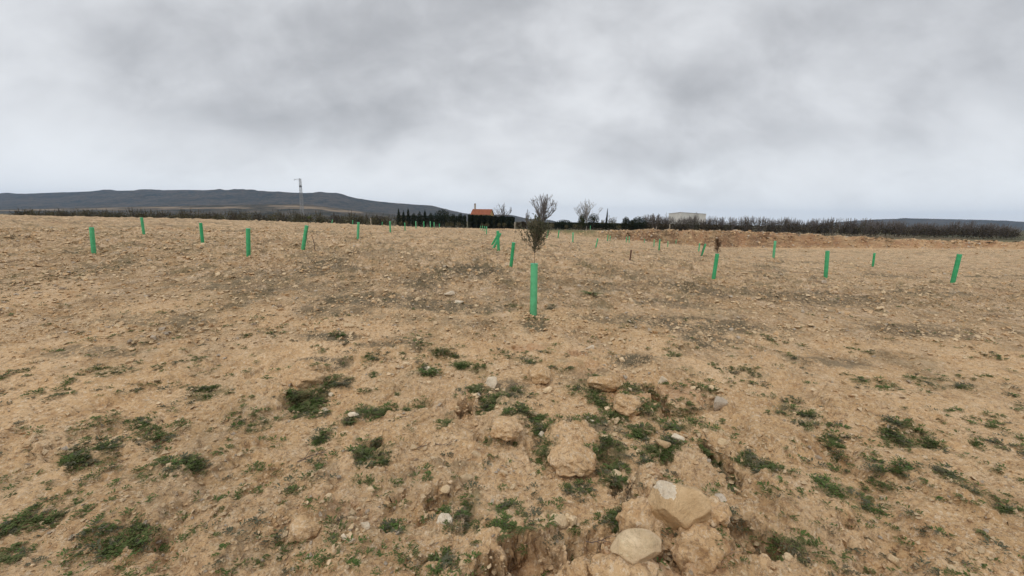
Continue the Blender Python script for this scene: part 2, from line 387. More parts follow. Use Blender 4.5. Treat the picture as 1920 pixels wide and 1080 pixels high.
M_EVER2 = leaf_material('mid_evergreen_leaf', (.035, .042, .014), (.060, .065, .022), (.045, .055, .02), 2.2, .8, .05)
M_BROWNBUSH = leaf_material('brown_scrub_leaf', (.055, .043, .028), (.095, .075, .048), (.060, .062, .030), 1.2, .9, .05)
M_OLIVEBUSH = leaf_material('olive_orchard_leaf', (.080, .070, .034), (.130, .110, .055), (.055, .048, .028), 1.2, .9, .05)
M_GREYTREE = leaf_material('grey_twig', (.125, .105, .095), (.19, .165, .15), (.095, .08, .07), 3, .9, 0)
M_PALETREE = leaf_material('pale_twig', (.28, .25, .22), (.38, .345, .31), (.2, .18, .16), 3, .9, 0)

def tube_material(name, a, b_, dirt_or_shade):
    m_, n, l, b = mat(name, .42); t = NT(n, l)
    tco = t.new('ShaderNodeTexCoord').outputs['Object']
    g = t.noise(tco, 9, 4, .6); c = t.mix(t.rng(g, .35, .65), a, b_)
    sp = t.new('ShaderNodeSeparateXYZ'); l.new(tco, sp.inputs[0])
    c = t.mix(t.rng(t.math('ADD', sp.outputs[2], t.math('MULTIPLY', g, .35)), .42, .12, 0, .65), c, dirt_or_shade)  # green tubes: shade painted low down, light passes the hollow top
    oi = t.new('ShaderNodeObjectInfo'); hv = t.new('ShaderNodeHueSaturation'); l.new(c, hv.inputs['Color']); l.new(t.math('ADD', t.math('MULTIPLY', oi.outputs['Random'], .3), .85), hv.inputs['Value']); l.new(t.math('SUBTRACT', 1.05, t.math('MULTIPLY', oi.outputs['Random'], .25)), hv.inputs['Saturation']); c = hv.outputs[0]
    l.new(c, b.inputs['Base Color'])
    b.inputs['Specular IOR Level'].default_value = .4
    tr = t.new('ShaderNodeBsdfTranslucent'); l.new(c, tr.inputs[0]); mx = t.new('ShaderNodeMixShader'); mx.inputs[0].default_value = .35
    l.new(b.outputs[0], mx.inputs[1]); l.new(tr.outputs[0], mx.inputs[2]); l.new(mx.outputs[0], n['Material Output'].inputs[0])
    return m_
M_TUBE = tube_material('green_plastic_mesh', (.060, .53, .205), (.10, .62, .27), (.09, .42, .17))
M_TUBE_RIM = tube_material('green_plastic_rim', (.20, .66, .42), (.22, .70, .46), (.1, .4, .2))
M_TUBE_RUST = tube_material('faded_brown_sleeve', (.15, .070, .045), (.20, .10, .065), (.20, .12, .07))

def flat_material(name, a, b_, scale=.6, rough=.85):
    m_, n, l, b = mat(name, rough); t = NT(n, l)
    P = t.new('ShaderNodeNewGeometry').outputs['Position']
    c = t.mix(t.rng(t.noise(P, scale, 6, .65), .35, .65), a, b_); l.new(c, b.inputs['Base Color']); return m_
M_WALL_O = flat_material('ochre_render', (.52, .34, .14), (.62, .42, .20))
M_ROOF = flat_material('clay_tile', (.22, .072, .038), (.32, .115, .06), 1.5)
M_WH = flat_material('grey_beige_panel', (.80, .755, .67), (.86, .82, .74), .25)
M_WH2 = flat_material('beige_panel_trim', (.60, .56, .50), (.66, .62, .56))
M_DARK = flat_material('window_glass_dark', (.02, .022, .025), (.03, .03, .035))
M_STEEL = flat_material('galvanised_steel', (.30, .305, .31), (.40, .405, .41), 2, .6)
M_CONC = flat_material('weathered_concrete', (.34, .28, .21), (.44, .37, .29), 3)
def hill_material():
    m_, n, l, b = mat('wooded_hillside', .95); t = NT(n, l)
    P = t.new('ShaderNodeNewGeometry').outputs['Position']
    a = t.noise(P, .005, 9, .8); g = t.noise(P, .03, 7, .8)
    c = t.mix(t.rng(a, .38, .60), (.010, .017, .013), (.075, .062, .046))
    c = t.mix(t.rng(g, .51, .56, 0, .75), c, (.11, .085, .058))
    c = t.mix(t.rng(g, .47, .42, 0, .8), c, (.008, .014, .010))
    c = t.mix(t.math('MULTIPLY', t.attr('field'), .95), c, (.24, .18, .12))
    l.new(c, b.inputs['Base Color']); return m_
M_HILL = hill_material()

# ------------------------------------------------------------------ object helpers
def mesh(name, V, Fc, mats, smooth=False, mi=None):
    me = bpy.data.meshes.new(name)
    V = np.asarray(V, np.float32)
    if isinstance(Fc, np.ndarray):
        k = Fc.shape[1]; nf = len(Fc)
        me.vertices.add(len(V)); me.vertices.foreach_set('co', V.ravel())
        me.loops.add(nf * k); me.loops.foreach_set('vertex_index', Fc.astype(np.int32).ravel())
        me.polygons.add(nf); me.polygons.foreach_set('loop_start', np.arange(0, nf * k, k, dtype=np.int32))
        me.polygons.foreach_set('loop_total', np.full(nf, k, np.int32))
        me.update(calc_edges=True)
    else:
        me.from_pydata(V.tolist(), [], Fc)
    for m_ in (mats if isinstance(mats, (list, tuple)) else [mats]): me.materials.append(m_)
    if mi is not None: me.polygons.foreach_set('material_index', np.asarray(mi, np.int32))
    me.polygons.foreach_set('use_smooth', np.full(len(me.polygons), smooth, bool))
    me.update(); return me
def tag(o, label=None, cat=None, group=None, kind=None):
    for k, v_ in (('label', label), ('category', cat), ('group', group), ('kind', kind)):
        if v_: o[k] = v_
    return o
def obj(name, me, parent=None, loc=None, rot=None, sc=None):
    o = bpy.data.objects.new(name, me); COL.objects.link(o)
    if parent: o.parent = parent
    if loc is not None: o.location = loc
    if rot is not None: o.rotation_euler = rot
    if sc is not None: o.scale = sc if hasattr(sc, '__len__') else (sc, sc, sc)
    return o
def thing(name, loc, label, cat, group=None, rot=None, sc=None):
    return tag(obj(name, None, None, loc, rot, sc), label, cat, group)
def dup(o, loc=None, rot=None, sc=None, label=None, group=None):
    c = o.copy(); COL.objects.link(c)
    if loc is not None: c.location = loc
    if rot is not None: c.rotation_euler = rot
    if sc is not None: c.scale = sc if hasattr(sc, '__len__') else (sc, sc, sc)
    if label: c['label'] = label
    if group: c['group'] = group
    for ch in list(o.children):
        d = ch.copy(); COL.objects.link(d); d.parent = c
        for g in list(ch.children):
            k = g.copy(); COL.objects.link(k); k.parent = d
    return c

class Buf:                                  # collects triangles and quads of one mesh
    def __init__(s): s.V = []; s.F = []; s.n = 0; s.M = []
    def add(s, V, Fc, mi=0):
        V = np.asarray(V, float); s.V.append(V)
        for f in Fc: s.F.append([i + s.n for i in f]); s.M.append(mi)
        s.n += len(V)
    def box(s, x0, x1, y0, y1, z0, z1, mi=0):
        s.add([(x0,y0,z0),(x1,y0,z0),(x1,y1,z0),(x0,y1,z0),(x0,y0,z1),(x1,y0,z1),(x1,y1,z1),(x0,y1,z1)],
              [(0,3,2,1),(4,5,6,7),(0,1,5,4),(1,2,6,5),(2,3,7,6),(3,0,4,7)], mi)
    def bar(s, a, b, r0, r1=None, n=4, mi=0):
        r1 = r0 if r1 is None else r1
        a = np.array(a, float); b = np.array(b, float); d = b - a; L = np.linalg.norm(d)
        if L < 1e-6: return
        d /= L; u_ = np.cross(d, (0, 0, 1.) if abs(d[2]) < .9 else (1., 0, 0)); u_ /= np.linalg.norm(u_); w = np.cross(d, u_)
        an = np.arange(n) * 2 * math.pi / n
        ring = np.cos(an)[:, None] * u_ + np.sin(an)[:, None] * w
        s.add(np.concatenate([a + ring * r0, b + ring * r1]), [(i, (i + 1) % n, n + (i + 1) % n, n + i) for i in range(n)], mi)
    def me(s, name, mats, smooth=False):
        return mesh(name, np.concatenate(s.V), s.F, mats, smooth, s.M)

# ------------------------------------------------------------------ GROUND
WEEDS = [  # (px, py, half-width px, half-height px, density) green growth seen in the photograph
 (578,742,30,26,1.),(580,772,28,12,.9),(702,772,26,12,1.),(764,766,9,9,1.),(791,763,9,6,.9),(654,790,14,10,.9),(700,852,32,18,1.),(683,872,12,10,.7),
 (603,818,18,10,.7),(640,1030,16,22,.7),(745,990,22,13,1.),(752,1015,14,8,.8),(818,1067,18,10,1.),(870,992,34,22,.9),(886,945,14,24,.7),(838,960,14,22,.8),
 (945,967,20,14,.8),(982,985,20,12,.8),(944,1003,14,9,.8),(1028,978,18,14,.7),(1080,920,20,18,.5),(840,792,14,16,.8),(915,826,16,14,1.),
 (887,735,26,10,1.),(866,686,18,8,1.),(795,700,26,14,1.),(900,695,20,12,.5),(930,760,30,22,.9),(960,745,50,18,.55),(990,785,32,16,.95),(1012,810,26,18,.8),(1020,850,24,20,.9),
 (1075,800,34,14,.6),(1100,730,40,16,.6),(1130,790,40,16,.8),(1150,850,26,24,.9),(1110,870,12,10,.6),(1165,885,24,12,.6),(1150,905,26,10,1.),(1190,810,30,14,.8),(1224,745,14,26,1.),
 (1238,858,34,16,.8),(1160,985,22,26,.9),(1345,880,20,34,.9),(1355,960,12,30,.9),(1300,705,20,8,.4),(1325,740,24,20,.7),(1295,805,50,16,.8),(1250,790,30,10,.8),
 (1110,549,34,6,.8),(1265,665,16,5,.9),(690,678,16,6,.7),(640,718,22,10,.7),(830,661,24,5,.9),(637,632,16,7,.8),(783,641,24,5,.7),(1034,578,12,8,.6),(965,572,18,8,.5),
 (700,705,12,5,.6),(1060,690,40,12,.4),(985,680,26,10,.5),(1290,1035,26,12,.5),(1210,1030,30,14,.5),(1000,605,22,14,.35),(1130,520,30,4,.4),(690,740,14,4,.4),(745,738,8,5,.5),
 (470,800,30,18,.9),(380,740,40,14,.8),(300,900,50,24,.8),(160,860,40,20,.8),(420,950,30,26,.8),(90,960,50,24,.7),(240,1020,50,24,.7),(1430,880,30,30,.8),(1500,780,40,18,.9),
 (1580,930,50,30,.8),(1700,820,40,20,.8),(1820,940,50,28,.8),(1480,1030,40,24,.8),(1640,720,40,12,.7),(1400,700,30,10,.6),(1760,720,50,12,.6),(210,700,50,12,.7),
]
LITTER = [ # dull grey-brown patches of old plant litter
 (880,510,60,14,.8),(620,505,50,16,.6),(800,525,50,20,.6),(600,540,60,12,.5),(720,565,150,9,.75),(860,580,110,8,.7),(640,585,80,10,.6),(1000,607,26,16,.8),(600,680,50,10,.8),
 (620,635,60,8,.8),(740,655,60,6,.7),(1190,680,50,12,.8),(1300,610,120,20,.75),(1330,640,60,12,.75),(1200,600,70,10,.6),(1300,545,50,10,.7),(1250,570,80,8,.5),(1120,600,50,6,.5),
 (955,725,40,14,.7),(1110,800,50,18,.6),(1170,930,16,40,.6),(850,880,40,12,.4),(600,895,26,24,.35),(600,850,20,8,.3),(760,905,20,10,.4),(1345,870,14,40,.8),(1100,710,60,14,.4),
 (740,480,90,8,.35),(1100,535,90,8,.45),(1010,545,60,6,.4),(780,600,100,6,.4),(700,480,120,5,.3),(1200,520,80,6,.4),(960,560,60,8,.4),
 (300,600,120,14,.6),(420,540,100,10,.5),(160,660,90,10,.6),(1500,560,100,12,.6),(1700,620,110,14,.6),(1550,680,80,10,.6),(1450,620,60,10,.6),
]
def blob_mask(x, y, items, wseed, amt=.5):
    m_ = np.zeros_like(x)
    cx, cy = G0([i[0] for i in items], [i[1] for i in items])
    _, y0 = G0([i[0] for i in items], [min(1079, i[1] + i[3]) for i in items])
    wx = fbm(x * 6, y * 4.5, 4, wseed, .65); wy = fbm(x * 6 + 50, y * 4.5, 4, wseed + 3, .65)
    for it, ax, ay, yb in zip(items, cx, cy, y0):
        rx = it[2] * math.hypot(ay, EYE) / F; ry = max(ay - yb, rx * .3)
        k = (np.abs(x - ax) < 2.3 * rx + .1) & (np.abs(y - ay) < 2.3 * ry + .1)
        if not k.any(): continue
        q = np.hypot((x[k] - ax) / rx + wx[k] * amt * 1.3, (y[k] - ay) / ry + wy[k] * amt * 1.3)
        m_[k] = np.maximum(m_[k], it[4] * (1 - ss(.7, 1.35, q)))
    return m_
def ground():
    nr, nc = GX.shape
    X2, Y2 = GX.copy(), GY.copy()
    for fp, ax, ay in zip(FORMS, fx_, fy_):           # walls of the deep holes undercut their rims
        if fp[4] > -.08: continue
        r = fp[2] * math.hypot(ay, EYE) / F; ry = r * fp[3]
        k_ = (np.abs(GX - ax) < 1.6 * r) & (np.abs(GY - ay) < 1.6 * ry)
        xm, ym = GX[k_], GY[k_]; q = np.hypot((xm - ax) / r + .55 * fbm(xm / r * .9, ym / r * .9, 3, 151, .6), (ym - ay) / ry + .55 * fbm(xm / r * .9 + 9, ym / r * .9, 3, 157, .6)); g = (.7 + .35 * gn(xm * 18, ym * 18, 163)) * np.sin(np.clip(q, 0, 1) * math.pi)
        X2[k_] = ax + (GX[k_] - ax) * (1 + g); Y2[k_] = ay + (GY[k_] - ay) * (1 + g)
    gy_, gx_ = np.gradient(GZ); st = ss(.004, .02, np.maximum(np.abs(gy_), np.abs(gx_)) * 1.0) * (1 - ss(4, 6, GY))
    X2 += st * .013 * (gn(GZ * 42 + GX * 11, GX * 16 + GY * 7, 171) + .6 * gn(GZ * 95, GX * 40, 173))
    Y2 += st * .013 * (gn(GZ * 42 + GX * 11 + 30, GX * 16 + GY * 7, 175) + .6 * gn(GZ * 95 + 9, GX * 40, 177))
    V = np.stack([X2, Y2, GZ], -1).reshape(-1, 3)
    i = np.arange(nr - 1)[:, None] * nc + np.arange(nc - 1)[None, :]
    Fc = np.stack([i, i + 1, i + nc + 1, i + nc], -1).reshape(-1, 4)
    me = mesh('ground', V, Fc, M_SOIL, True)
    def att(name, a):
        at_ = me.attributes.new(name, 'FLOAT', 'POINT'); at_.data.foreach_set('value', np.clip(a, 0, 1).astype(np.float32).ravel())
    weed = blob_mask(GX, GY, WEEDS, 201) * .8
    midw = ss(.22, .5, fbm(GX * .5, GY * .28, 4, 205, .6)) * ss(6, 11, GY) * .42
    att('weed', np.maximum(weed, midw) * (1 - ss(66, 72, GY)))
    lit = np.clip(blob_mask(GX, GY, LITTER, 211) * 1.25, 0, 1)
    streak = ss(.05, .42, fbm(GX * .35 + 9, GY * .5, 5, 215, .62)) * ss(5, 9, GY) * .85
    att('litter', np.maximum(lit, streak) * (1 - ss(60, 72, GY) * .8))
    EG = edge(GX, GY)
    red = ss(.2, .5, fbm(GX * .45, GY * .35, 4, 221)) * ss(7, 14, GY) * .35
    red = red + ss(12, 20, GX) * np.exp(-((EG - 73.2) / 2.2) ** 2) * ss(-.25, .25, fbm(GX * .35, GY * .8, 4, 223)) * .8
    near_red = blob_mask(GX, GY, [(1003,1050,50,26,.3),(1082,668,20,10,.7),(985,655,30,8,.6),(1100,700,30,14,.4),(1120,1050,40,30,.5),(1300,1050,60,30,.6),
                                  (1190,750,40,20,.4),(860,770,40,20,.15),(1290,745,60,14,.5),(640,980,60,20,.4),(1240,960,20,30,.4)], 225) * .8
    att('red', np.maximum(red, near_red))
    att('bank', (1 - .5 * ss(34, 60, GX)) * (.35 + .65 * ss(-.35, .1, fbm(GX * .12, GY * .2, 2, 251))) * ss(11, 17, GX) * ss(71, 72.2, EG) * (1 - ss(75, 78, EG)))
    patch = ss(-.15, .30, fbm(GX * .8, GY * .8, 4, 241, .6))
    att('mid', (.22 * patch + .55 * patch * ss(3.2, 5.5, GY) + (1 - .55 * patch) * ss(4.4, 8, GY)) * (1 - ss(66, 72, GY)))
    att('verge', ss(71.8, 73.5, EG) * (1 - ss(10, 17, GX) * (1 - ss(76, 80, EG))))
    att('far', ss(85, 120, GY))
    o = obj('ground', me); tag(o, kind='structure')
ground()

# ------------------------------------------------------------------ HILLS
def hills(name, prof, D0, D1, D2, nx, ny, seed, fieldmask=None, rough=1.0):
    """prof: skyline as pixel pairs; the ridge runs at distance D1, foot at D0, back at D2"""
    px = np.array([p[0] for p in prof], float); py = np.array([p[1] for p in prof], float)
    d = ray(px, py); sl = d[:, 0] / d[:, 1]; hz = d[:, 2] / d[:, 1]
    s = np.linspace(-1.9, 1.9, nx); h = np.interp(s, sl, hz)
    tt = np.linspace(0, 1, ny); ku = int(ny * .75)
    D = np.where(tt < .75, D0 + (D1 - D0) * (tt / .75), D1 + (D2 - D1) * ((tt - .75) / .25))
    S, DD = np.meshgrid(s, D)
    X = S * DD; Y = DD
    up = np.clip((DD - D0) / (D1 - D0), 0, 1); dn = np.clip((D2 - DD) / (D2 - D1), 0, 1)
    Hh = np.interp(S.ravel(), sl, hz).reshape(S.shape) * D1 + EYE
    rel = np.where(DD <= D1, up ** 1.7, dn)
    rid = fbm(X / 420, Y / 700, 5, seed, .55)
    Z = -6 + (Hh + 6) * rel * (1 + .20 * rough * rid * np.where(DD <= D1, 1 - up ** 3, 1)) + rough * 1.6 * fbm(X / 45, Y / 60, 3, seed + 9) * (Hh > 2)
    V = np.stack([X, Y, Z], -1).reshape(-1, 3)
    i = np.arange(ny - 1)[:, None] * nx + np.arange(nx - 1)[None, :]
    Fc = np.stack([i, i + 1, i + nx + 1, i + nx], -1).reshape(-1, 4)
    me = mesh(name, V, Fc, M_HILL, True)
    a = me.attributes.new('field', 'FLOAT', 'POINT')
    fm = fieldmask(X, Y, up, S) if fieldmask else np.zeros_like(X)
    a.data.foreach_set('value', fm.astype(np.float32).ravel())
    tag(obj(name, me), kind='structure')
hills('distant_hills', [(-700,398),(-300,380),(0,364),(200,357),(350,355),(450,357),(520,358.5),(555,360.5),(600,361.5),(632,364),(660,370),(700,376),(740,380),(780,383),(810,385),(826,389),(845,394),
      (870,400),(900,402),(940,403),(962,403),(985,409),(1010,412),(1032,412.5),(1045,416),(1090,417),(1200,419),(1400,423),(1500,422),(1600,414),(1700,409),(1850,412),(2000,420),(2600,440)],
      1900, 3600, 4600, 560, 74, 301, lambda X, Y, u, S: ss(.25, .4, fbm(X / 300, Y / 160, 3, 333)) * (u < .35) * .7)
hills('foothill', [(-700,404),(-200,398),(200,388),(400,384),(555,382),(600,385),(640,391),(690,397),(740,402),(800,407),(860,413),(900,416),(1100,420),(2600,450)],
      700, 1300, 1700, 500, 50, 401, lambda X, Y, u, S: ss(.74, .80, u) * (1 - ss(.90, .95, u)) * ss(-.02, .10, fbm(X / 130, Y / 45, 4, 411) + .03) * (S < -.36), .5)

# ------------------------------------------------------------------ STONES
def ico(sub):
    bm = bmesh.new(); bmesh.ops.create_icosphere(bm, subdivisions=sub, radius=1.0)
    V = np.array([v_.co[:] for v_ in bm.verts]); Fc = np.array([[q.index for q in f.verts] for f in bm.faces]); bm.free(); return V, Fc
ICO = {k: ico(k) for k in (1, 2, 3, 4, 5)}
def noise3(V, s, seed):
    return (gn(V[:, 0] * s + 3.1, V[:, 1] * s - V[:, 2] * s * .7, seed) + gn(V[:, 1] * s + 7, V[:, 2] * s + V[:, 0] * .6 * s, seed + 1) + gn(V[:, 2] * s, V[:, 0] * s - V[:, 1] * .5 * s, seed + 2)) / 2.2
def rock_verts(seed, sub=2, cuts=9, keep=(.55, .9), rough=.05, dims=(1, 1, 1), fine=0.0):
    rs = np.random.RandomState(seed); V, Fc = ICO[sub]; V = V.copy()
    for _ in range(cuts):
        n = rs.normal(size=3); n /= np.linalg.norm(n); d = rs.uniform(*keep)
        e_ = V @ n - d; V = np.where((e_ > 0)[:, None], V - n * (e_ * .97)[:, None], V)
    nrm = V / np.linalg.norm(V, axis=1, keepdims=True)
    V = V + nrm * (rough * noise3(V, 2.3, seed))[:, None]
    if fine: V = V + nrm * (fine * noise3(V, 7, seed + 5) + fine * .6 * noise3(V, 17, seed + 8))[:, None]
    V = V / np.abs(V).max(0)
    return V * np.array(dims), Fc
def hull_rock(seed, npts=11, dims=(1, 1, 1), bev=.10, rough=.03, sub=0):
    """angular broken stone: hull of a few points, worn edges"""
    rs = np.random.RandomState(seed); P_ = rs.normal(size=(npts, 3)); P_ /= np.linalg.norm(P_, axis=1, keepdims=True); P_ *= rs.uniform(.75, 1.1, (npts, 1))
    bm = bmesh.new(); [bm.verts.new(p_) for p_ in P_]
    bmesh.ops.convex_hull(bm, input=bm.verts)
    bmesh.ops.delete(bm, geom=[v_ for v_ in bm.verts if not v_.link_faces], context='VERTS')
    bmesh.ops.dissolve_limit(bm, angle_limit=R(14), verts=bm.verts, edges=bm.edges)
    if bev: bmesh.ops.bevel(bm, geom=list(bm.edges), offset=bev, segments=1, affect='EDGES', profile=.5)
    bmesh.ops.triangulate(bm, faces=bm.faces)
    if sub: bmesh.ops.subdivide_edges(bm, edges=bm.edges, cuts=sub, use_grid_fill=True); bmesh.ops.triangulate(bm, faces=bm.faces)
    bm.verts.index_update(); V = np.array([v_.co[:] for v_ in bm.verts]); Fc = np.array([[q.index for q in f.verts] for f in bm.faces]); bm.free()
    nrm = V / np.linalg.norm(V, axis=1, keepdims=True); V = V + nrm * (rough * noise3(V, 3, seed) + rough * .7 * noise3(V, 8, seed + 3))[:, None]
    return V / np.abs(V).max(0) * np.array(dims), Fc
ROCKS = []
for k in range(14):
    dm = (1, random.uniform(.65, .95), random.uniform(.5, .8))
    V, Fc = hull_rock(500 + k, 10 + k % 4, dm, .09, .03)
    ROCKS.append(mesh('stone', V, Fc, M_PALE, False))
def hero_rock(name, seed, px, py, w, hgt, dims, label, mt, sub=4, cuts=9, rot=(0, 0, 0), sink=.3, cat='stone', smooth=True, keep=(.55, .88), rough=.06, fine=.02, zoff=0):
    p = G(px, py + hgt * .45)[0]; dist = math.hypot(p[1], EYE)
    s = w / 2 * dist / F
    V, Fc = rock_verts(seed, sub, cuts, keep, rough, dims, fine)
    me = mesh(name, V * s, Fc, mt, smooth)
    if smooth:
        try: me.set_sharp_from_angle(angle=R(32))
        except Exception: pass
    o = obj(name, me, None, (p[0], p[1] + s * dims[1] * .35, p[2] + s * dims[2] * (1 - sink) + zoff), tuple(R(a) for a in rot))
    return tag(o, label, cat)
# big clods of hard soil that carry the two large stones
hero_rock('earth_clod', 71, 1203, 948, 78, 120, (1, .9, 1.1), 'knobbly tan soil clod hugging the left side of the largest boulder', M_CLOD, 5, 5, (10, 0, 30), 0.67, 'soil clod', True, (.7, .95), .32, .055)
hero_rock('earth_clod', 73, 1222, 1000, 95, 70, (1, .9, .9), 'soil clod under the lower left corner of the largest boulder', M_CLOD, 5, 5, (0, 10, 70), 0.62, 'soil clod', True, (.7, .95), .32, .055)
hero_rock('earth_clod', 77, 1312, 1018, 92, 105, (1, .85, 1.0), 'tall reddish soil clod right under the largest boulder', M_CLOD, 5, 5, (5, -8, 10), 0.57, 'soil clod', True, (.7, .95), .30, .055)
hero_rock('earth_clod', 79, 1180, 1085, 120, 60, (1, .7, .6), 'broad soil clod on which the smooth oval stone rests', M_CLOD, 5, 5, (0, 0, 0), 0.62, 'soil clod', True, (.7, .95), .28, .055)
hero_rock('earth_clod', 83, 1345, 950, 60, 60, (1, .8, .8), 'rounded soil lump at the right of the largest boulder', M_CLOD, 5, 5, (0, 0, 50), 0.62, 'soil clod', True, (.7, .95), .28, .055)
hero_rock('earth_clod', 85, 1075, 850, 92, 60, (1, 1.0, .55), 'smooth broad soil hump beside the central green weeds', M_CLOD, 5, 4, (0, 0, 20), 0.74, 'soil clod', True, (.75, .95), .20, .055)
hero_rock('earth_clod', 87, 1178, 752, 66, 44, (1, .9, .62), 'crumbling soil clod left of the dark green gully', M_CLOD, 5, 5, (0, 0, 40), 0.62, 'soil clod', True, (.7, .95), .28, .055)
hero_rock('earth_clod', 89, 1012, 706, 44, 30, (1, .8, .8), 'square soil clod above the central weeds', M_CLOD, 5, 7, (0, 0, 15), .35, 'soil clod', True, (.6, .9), .18, .05)
hero_rock('earth_clod', 91, 1134, 722, 70, 22, (1, .6, .42), 'flat slab of crusted soil with a dark undercut edge', M_CLOD, 5, 7, (0, 0, -5), .25, 'soil clod', True, (.6, .9), .18, .05)
hero_rock('earth_clod', 93, 1090, 1070, 46, 44, (1, .8, 1.0), 'narrow soil clod between the two dark holes at the bottom', M_CLOD, 5, 5, (0, 0, 15), 0.62, 'soil clod', True, (.7, .95), .28, .055)
hero_rock('earth_clod', 95, 572, 705, 60, 40, (1, .9, .6), 'pale crusted soil clod at the left edge above dark weeds', M_CLOD, 5, 6, (0, 0, 25), .45, 'soil clod', True, (.6, .9), .2, .05)
hero_rock('earth_clod', 97, 570, 985, 60, 50, (1, .9, .7), 'cracked soil clod at the lower left edge', M_CLOD, 5, 6, (0, 0, 65), .5, 'soil clod', True, (.6, .9), .2, .05)
hero_rock('earth_clod', 99, 947, 800, 70, 34, (1, .9, .45), 'worn soil ledge left of the central weed patch', M_CLOD, 5, 6, (0, 0, 65), .5, 'soil clod', True, (.6, .9), .2, .05)

# the largest boulder, tilted face towards the viewer, with a chalky chip at its top left
p = G(1282, 992)[0]; s = 53 * math.hypot(p[1], EYE) / F
V, Fc = rock_verts(1203, 5, 0, rough=.03, fine=.0)
for n, d in (((0,-.62,.78),.62),((-.85,-.1,.5),.72),((.9,-.2,.1),.82),((.25,.3,.92),.66),((-.7,-.6,-.35),.74),((.55,-.75,-.4),.78),((-.1,-.5,-.85),.74),((.75,.1,.62),.78),((-.95,.1,-.2),.88),((0,1,0),.7)):
    n = np.array(n); n = n / np.linalg.norm(n); e_ = V @ n - d; V = np.where((e_ > 0)[:, None], V - n * (e_ * .96)[:, None], V)
nn = V / np.linalg.norm(V, axis=1, keepdims=True)
V = V + nn * (.05 * noise3(V, 2.2, 31) + .028 * noise3(V, 6, 35) + .016 * noise3(V, 16, 39) + .02 * noise3(V * np.array((1, 1, 5)), 3, 49))[:, None]
V = V / np.abs(V).max(0) * np.array((1.0, .62, .98))
V[:, 0] *= 1 - .16 * np.clip(-V[:, 2], 0, 1); V[:, 0] += .10 * np.clip(-V[:, 2], 0, 1)
BOULDER = thing('boulder', (p[0] - .004, p[1] + s * .30, p[2] + s * .50), 'largest tan limestone boulder, perched on soil clods at the lower right', 'boulder')
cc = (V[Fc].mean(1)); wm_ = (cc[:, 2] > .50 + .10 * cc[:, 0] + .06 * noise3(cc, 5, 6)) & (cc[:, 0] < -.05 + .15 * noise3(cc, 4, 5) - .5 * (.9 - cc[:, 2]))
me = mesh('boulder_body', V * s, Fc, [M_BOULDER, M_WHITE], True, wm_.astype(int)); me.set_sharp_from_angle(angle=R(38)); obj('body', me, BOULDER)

hero_rock('oval_stone', 1305, 1195, 1056, 82, 40, (1, .62, .56), 'smooth cream oval stone at the bottom of the picture', M_PALE, 5, 8, (8, -4, 8), .18, 'stone', True, (.72, .92), .08, .012, zoff=.045)
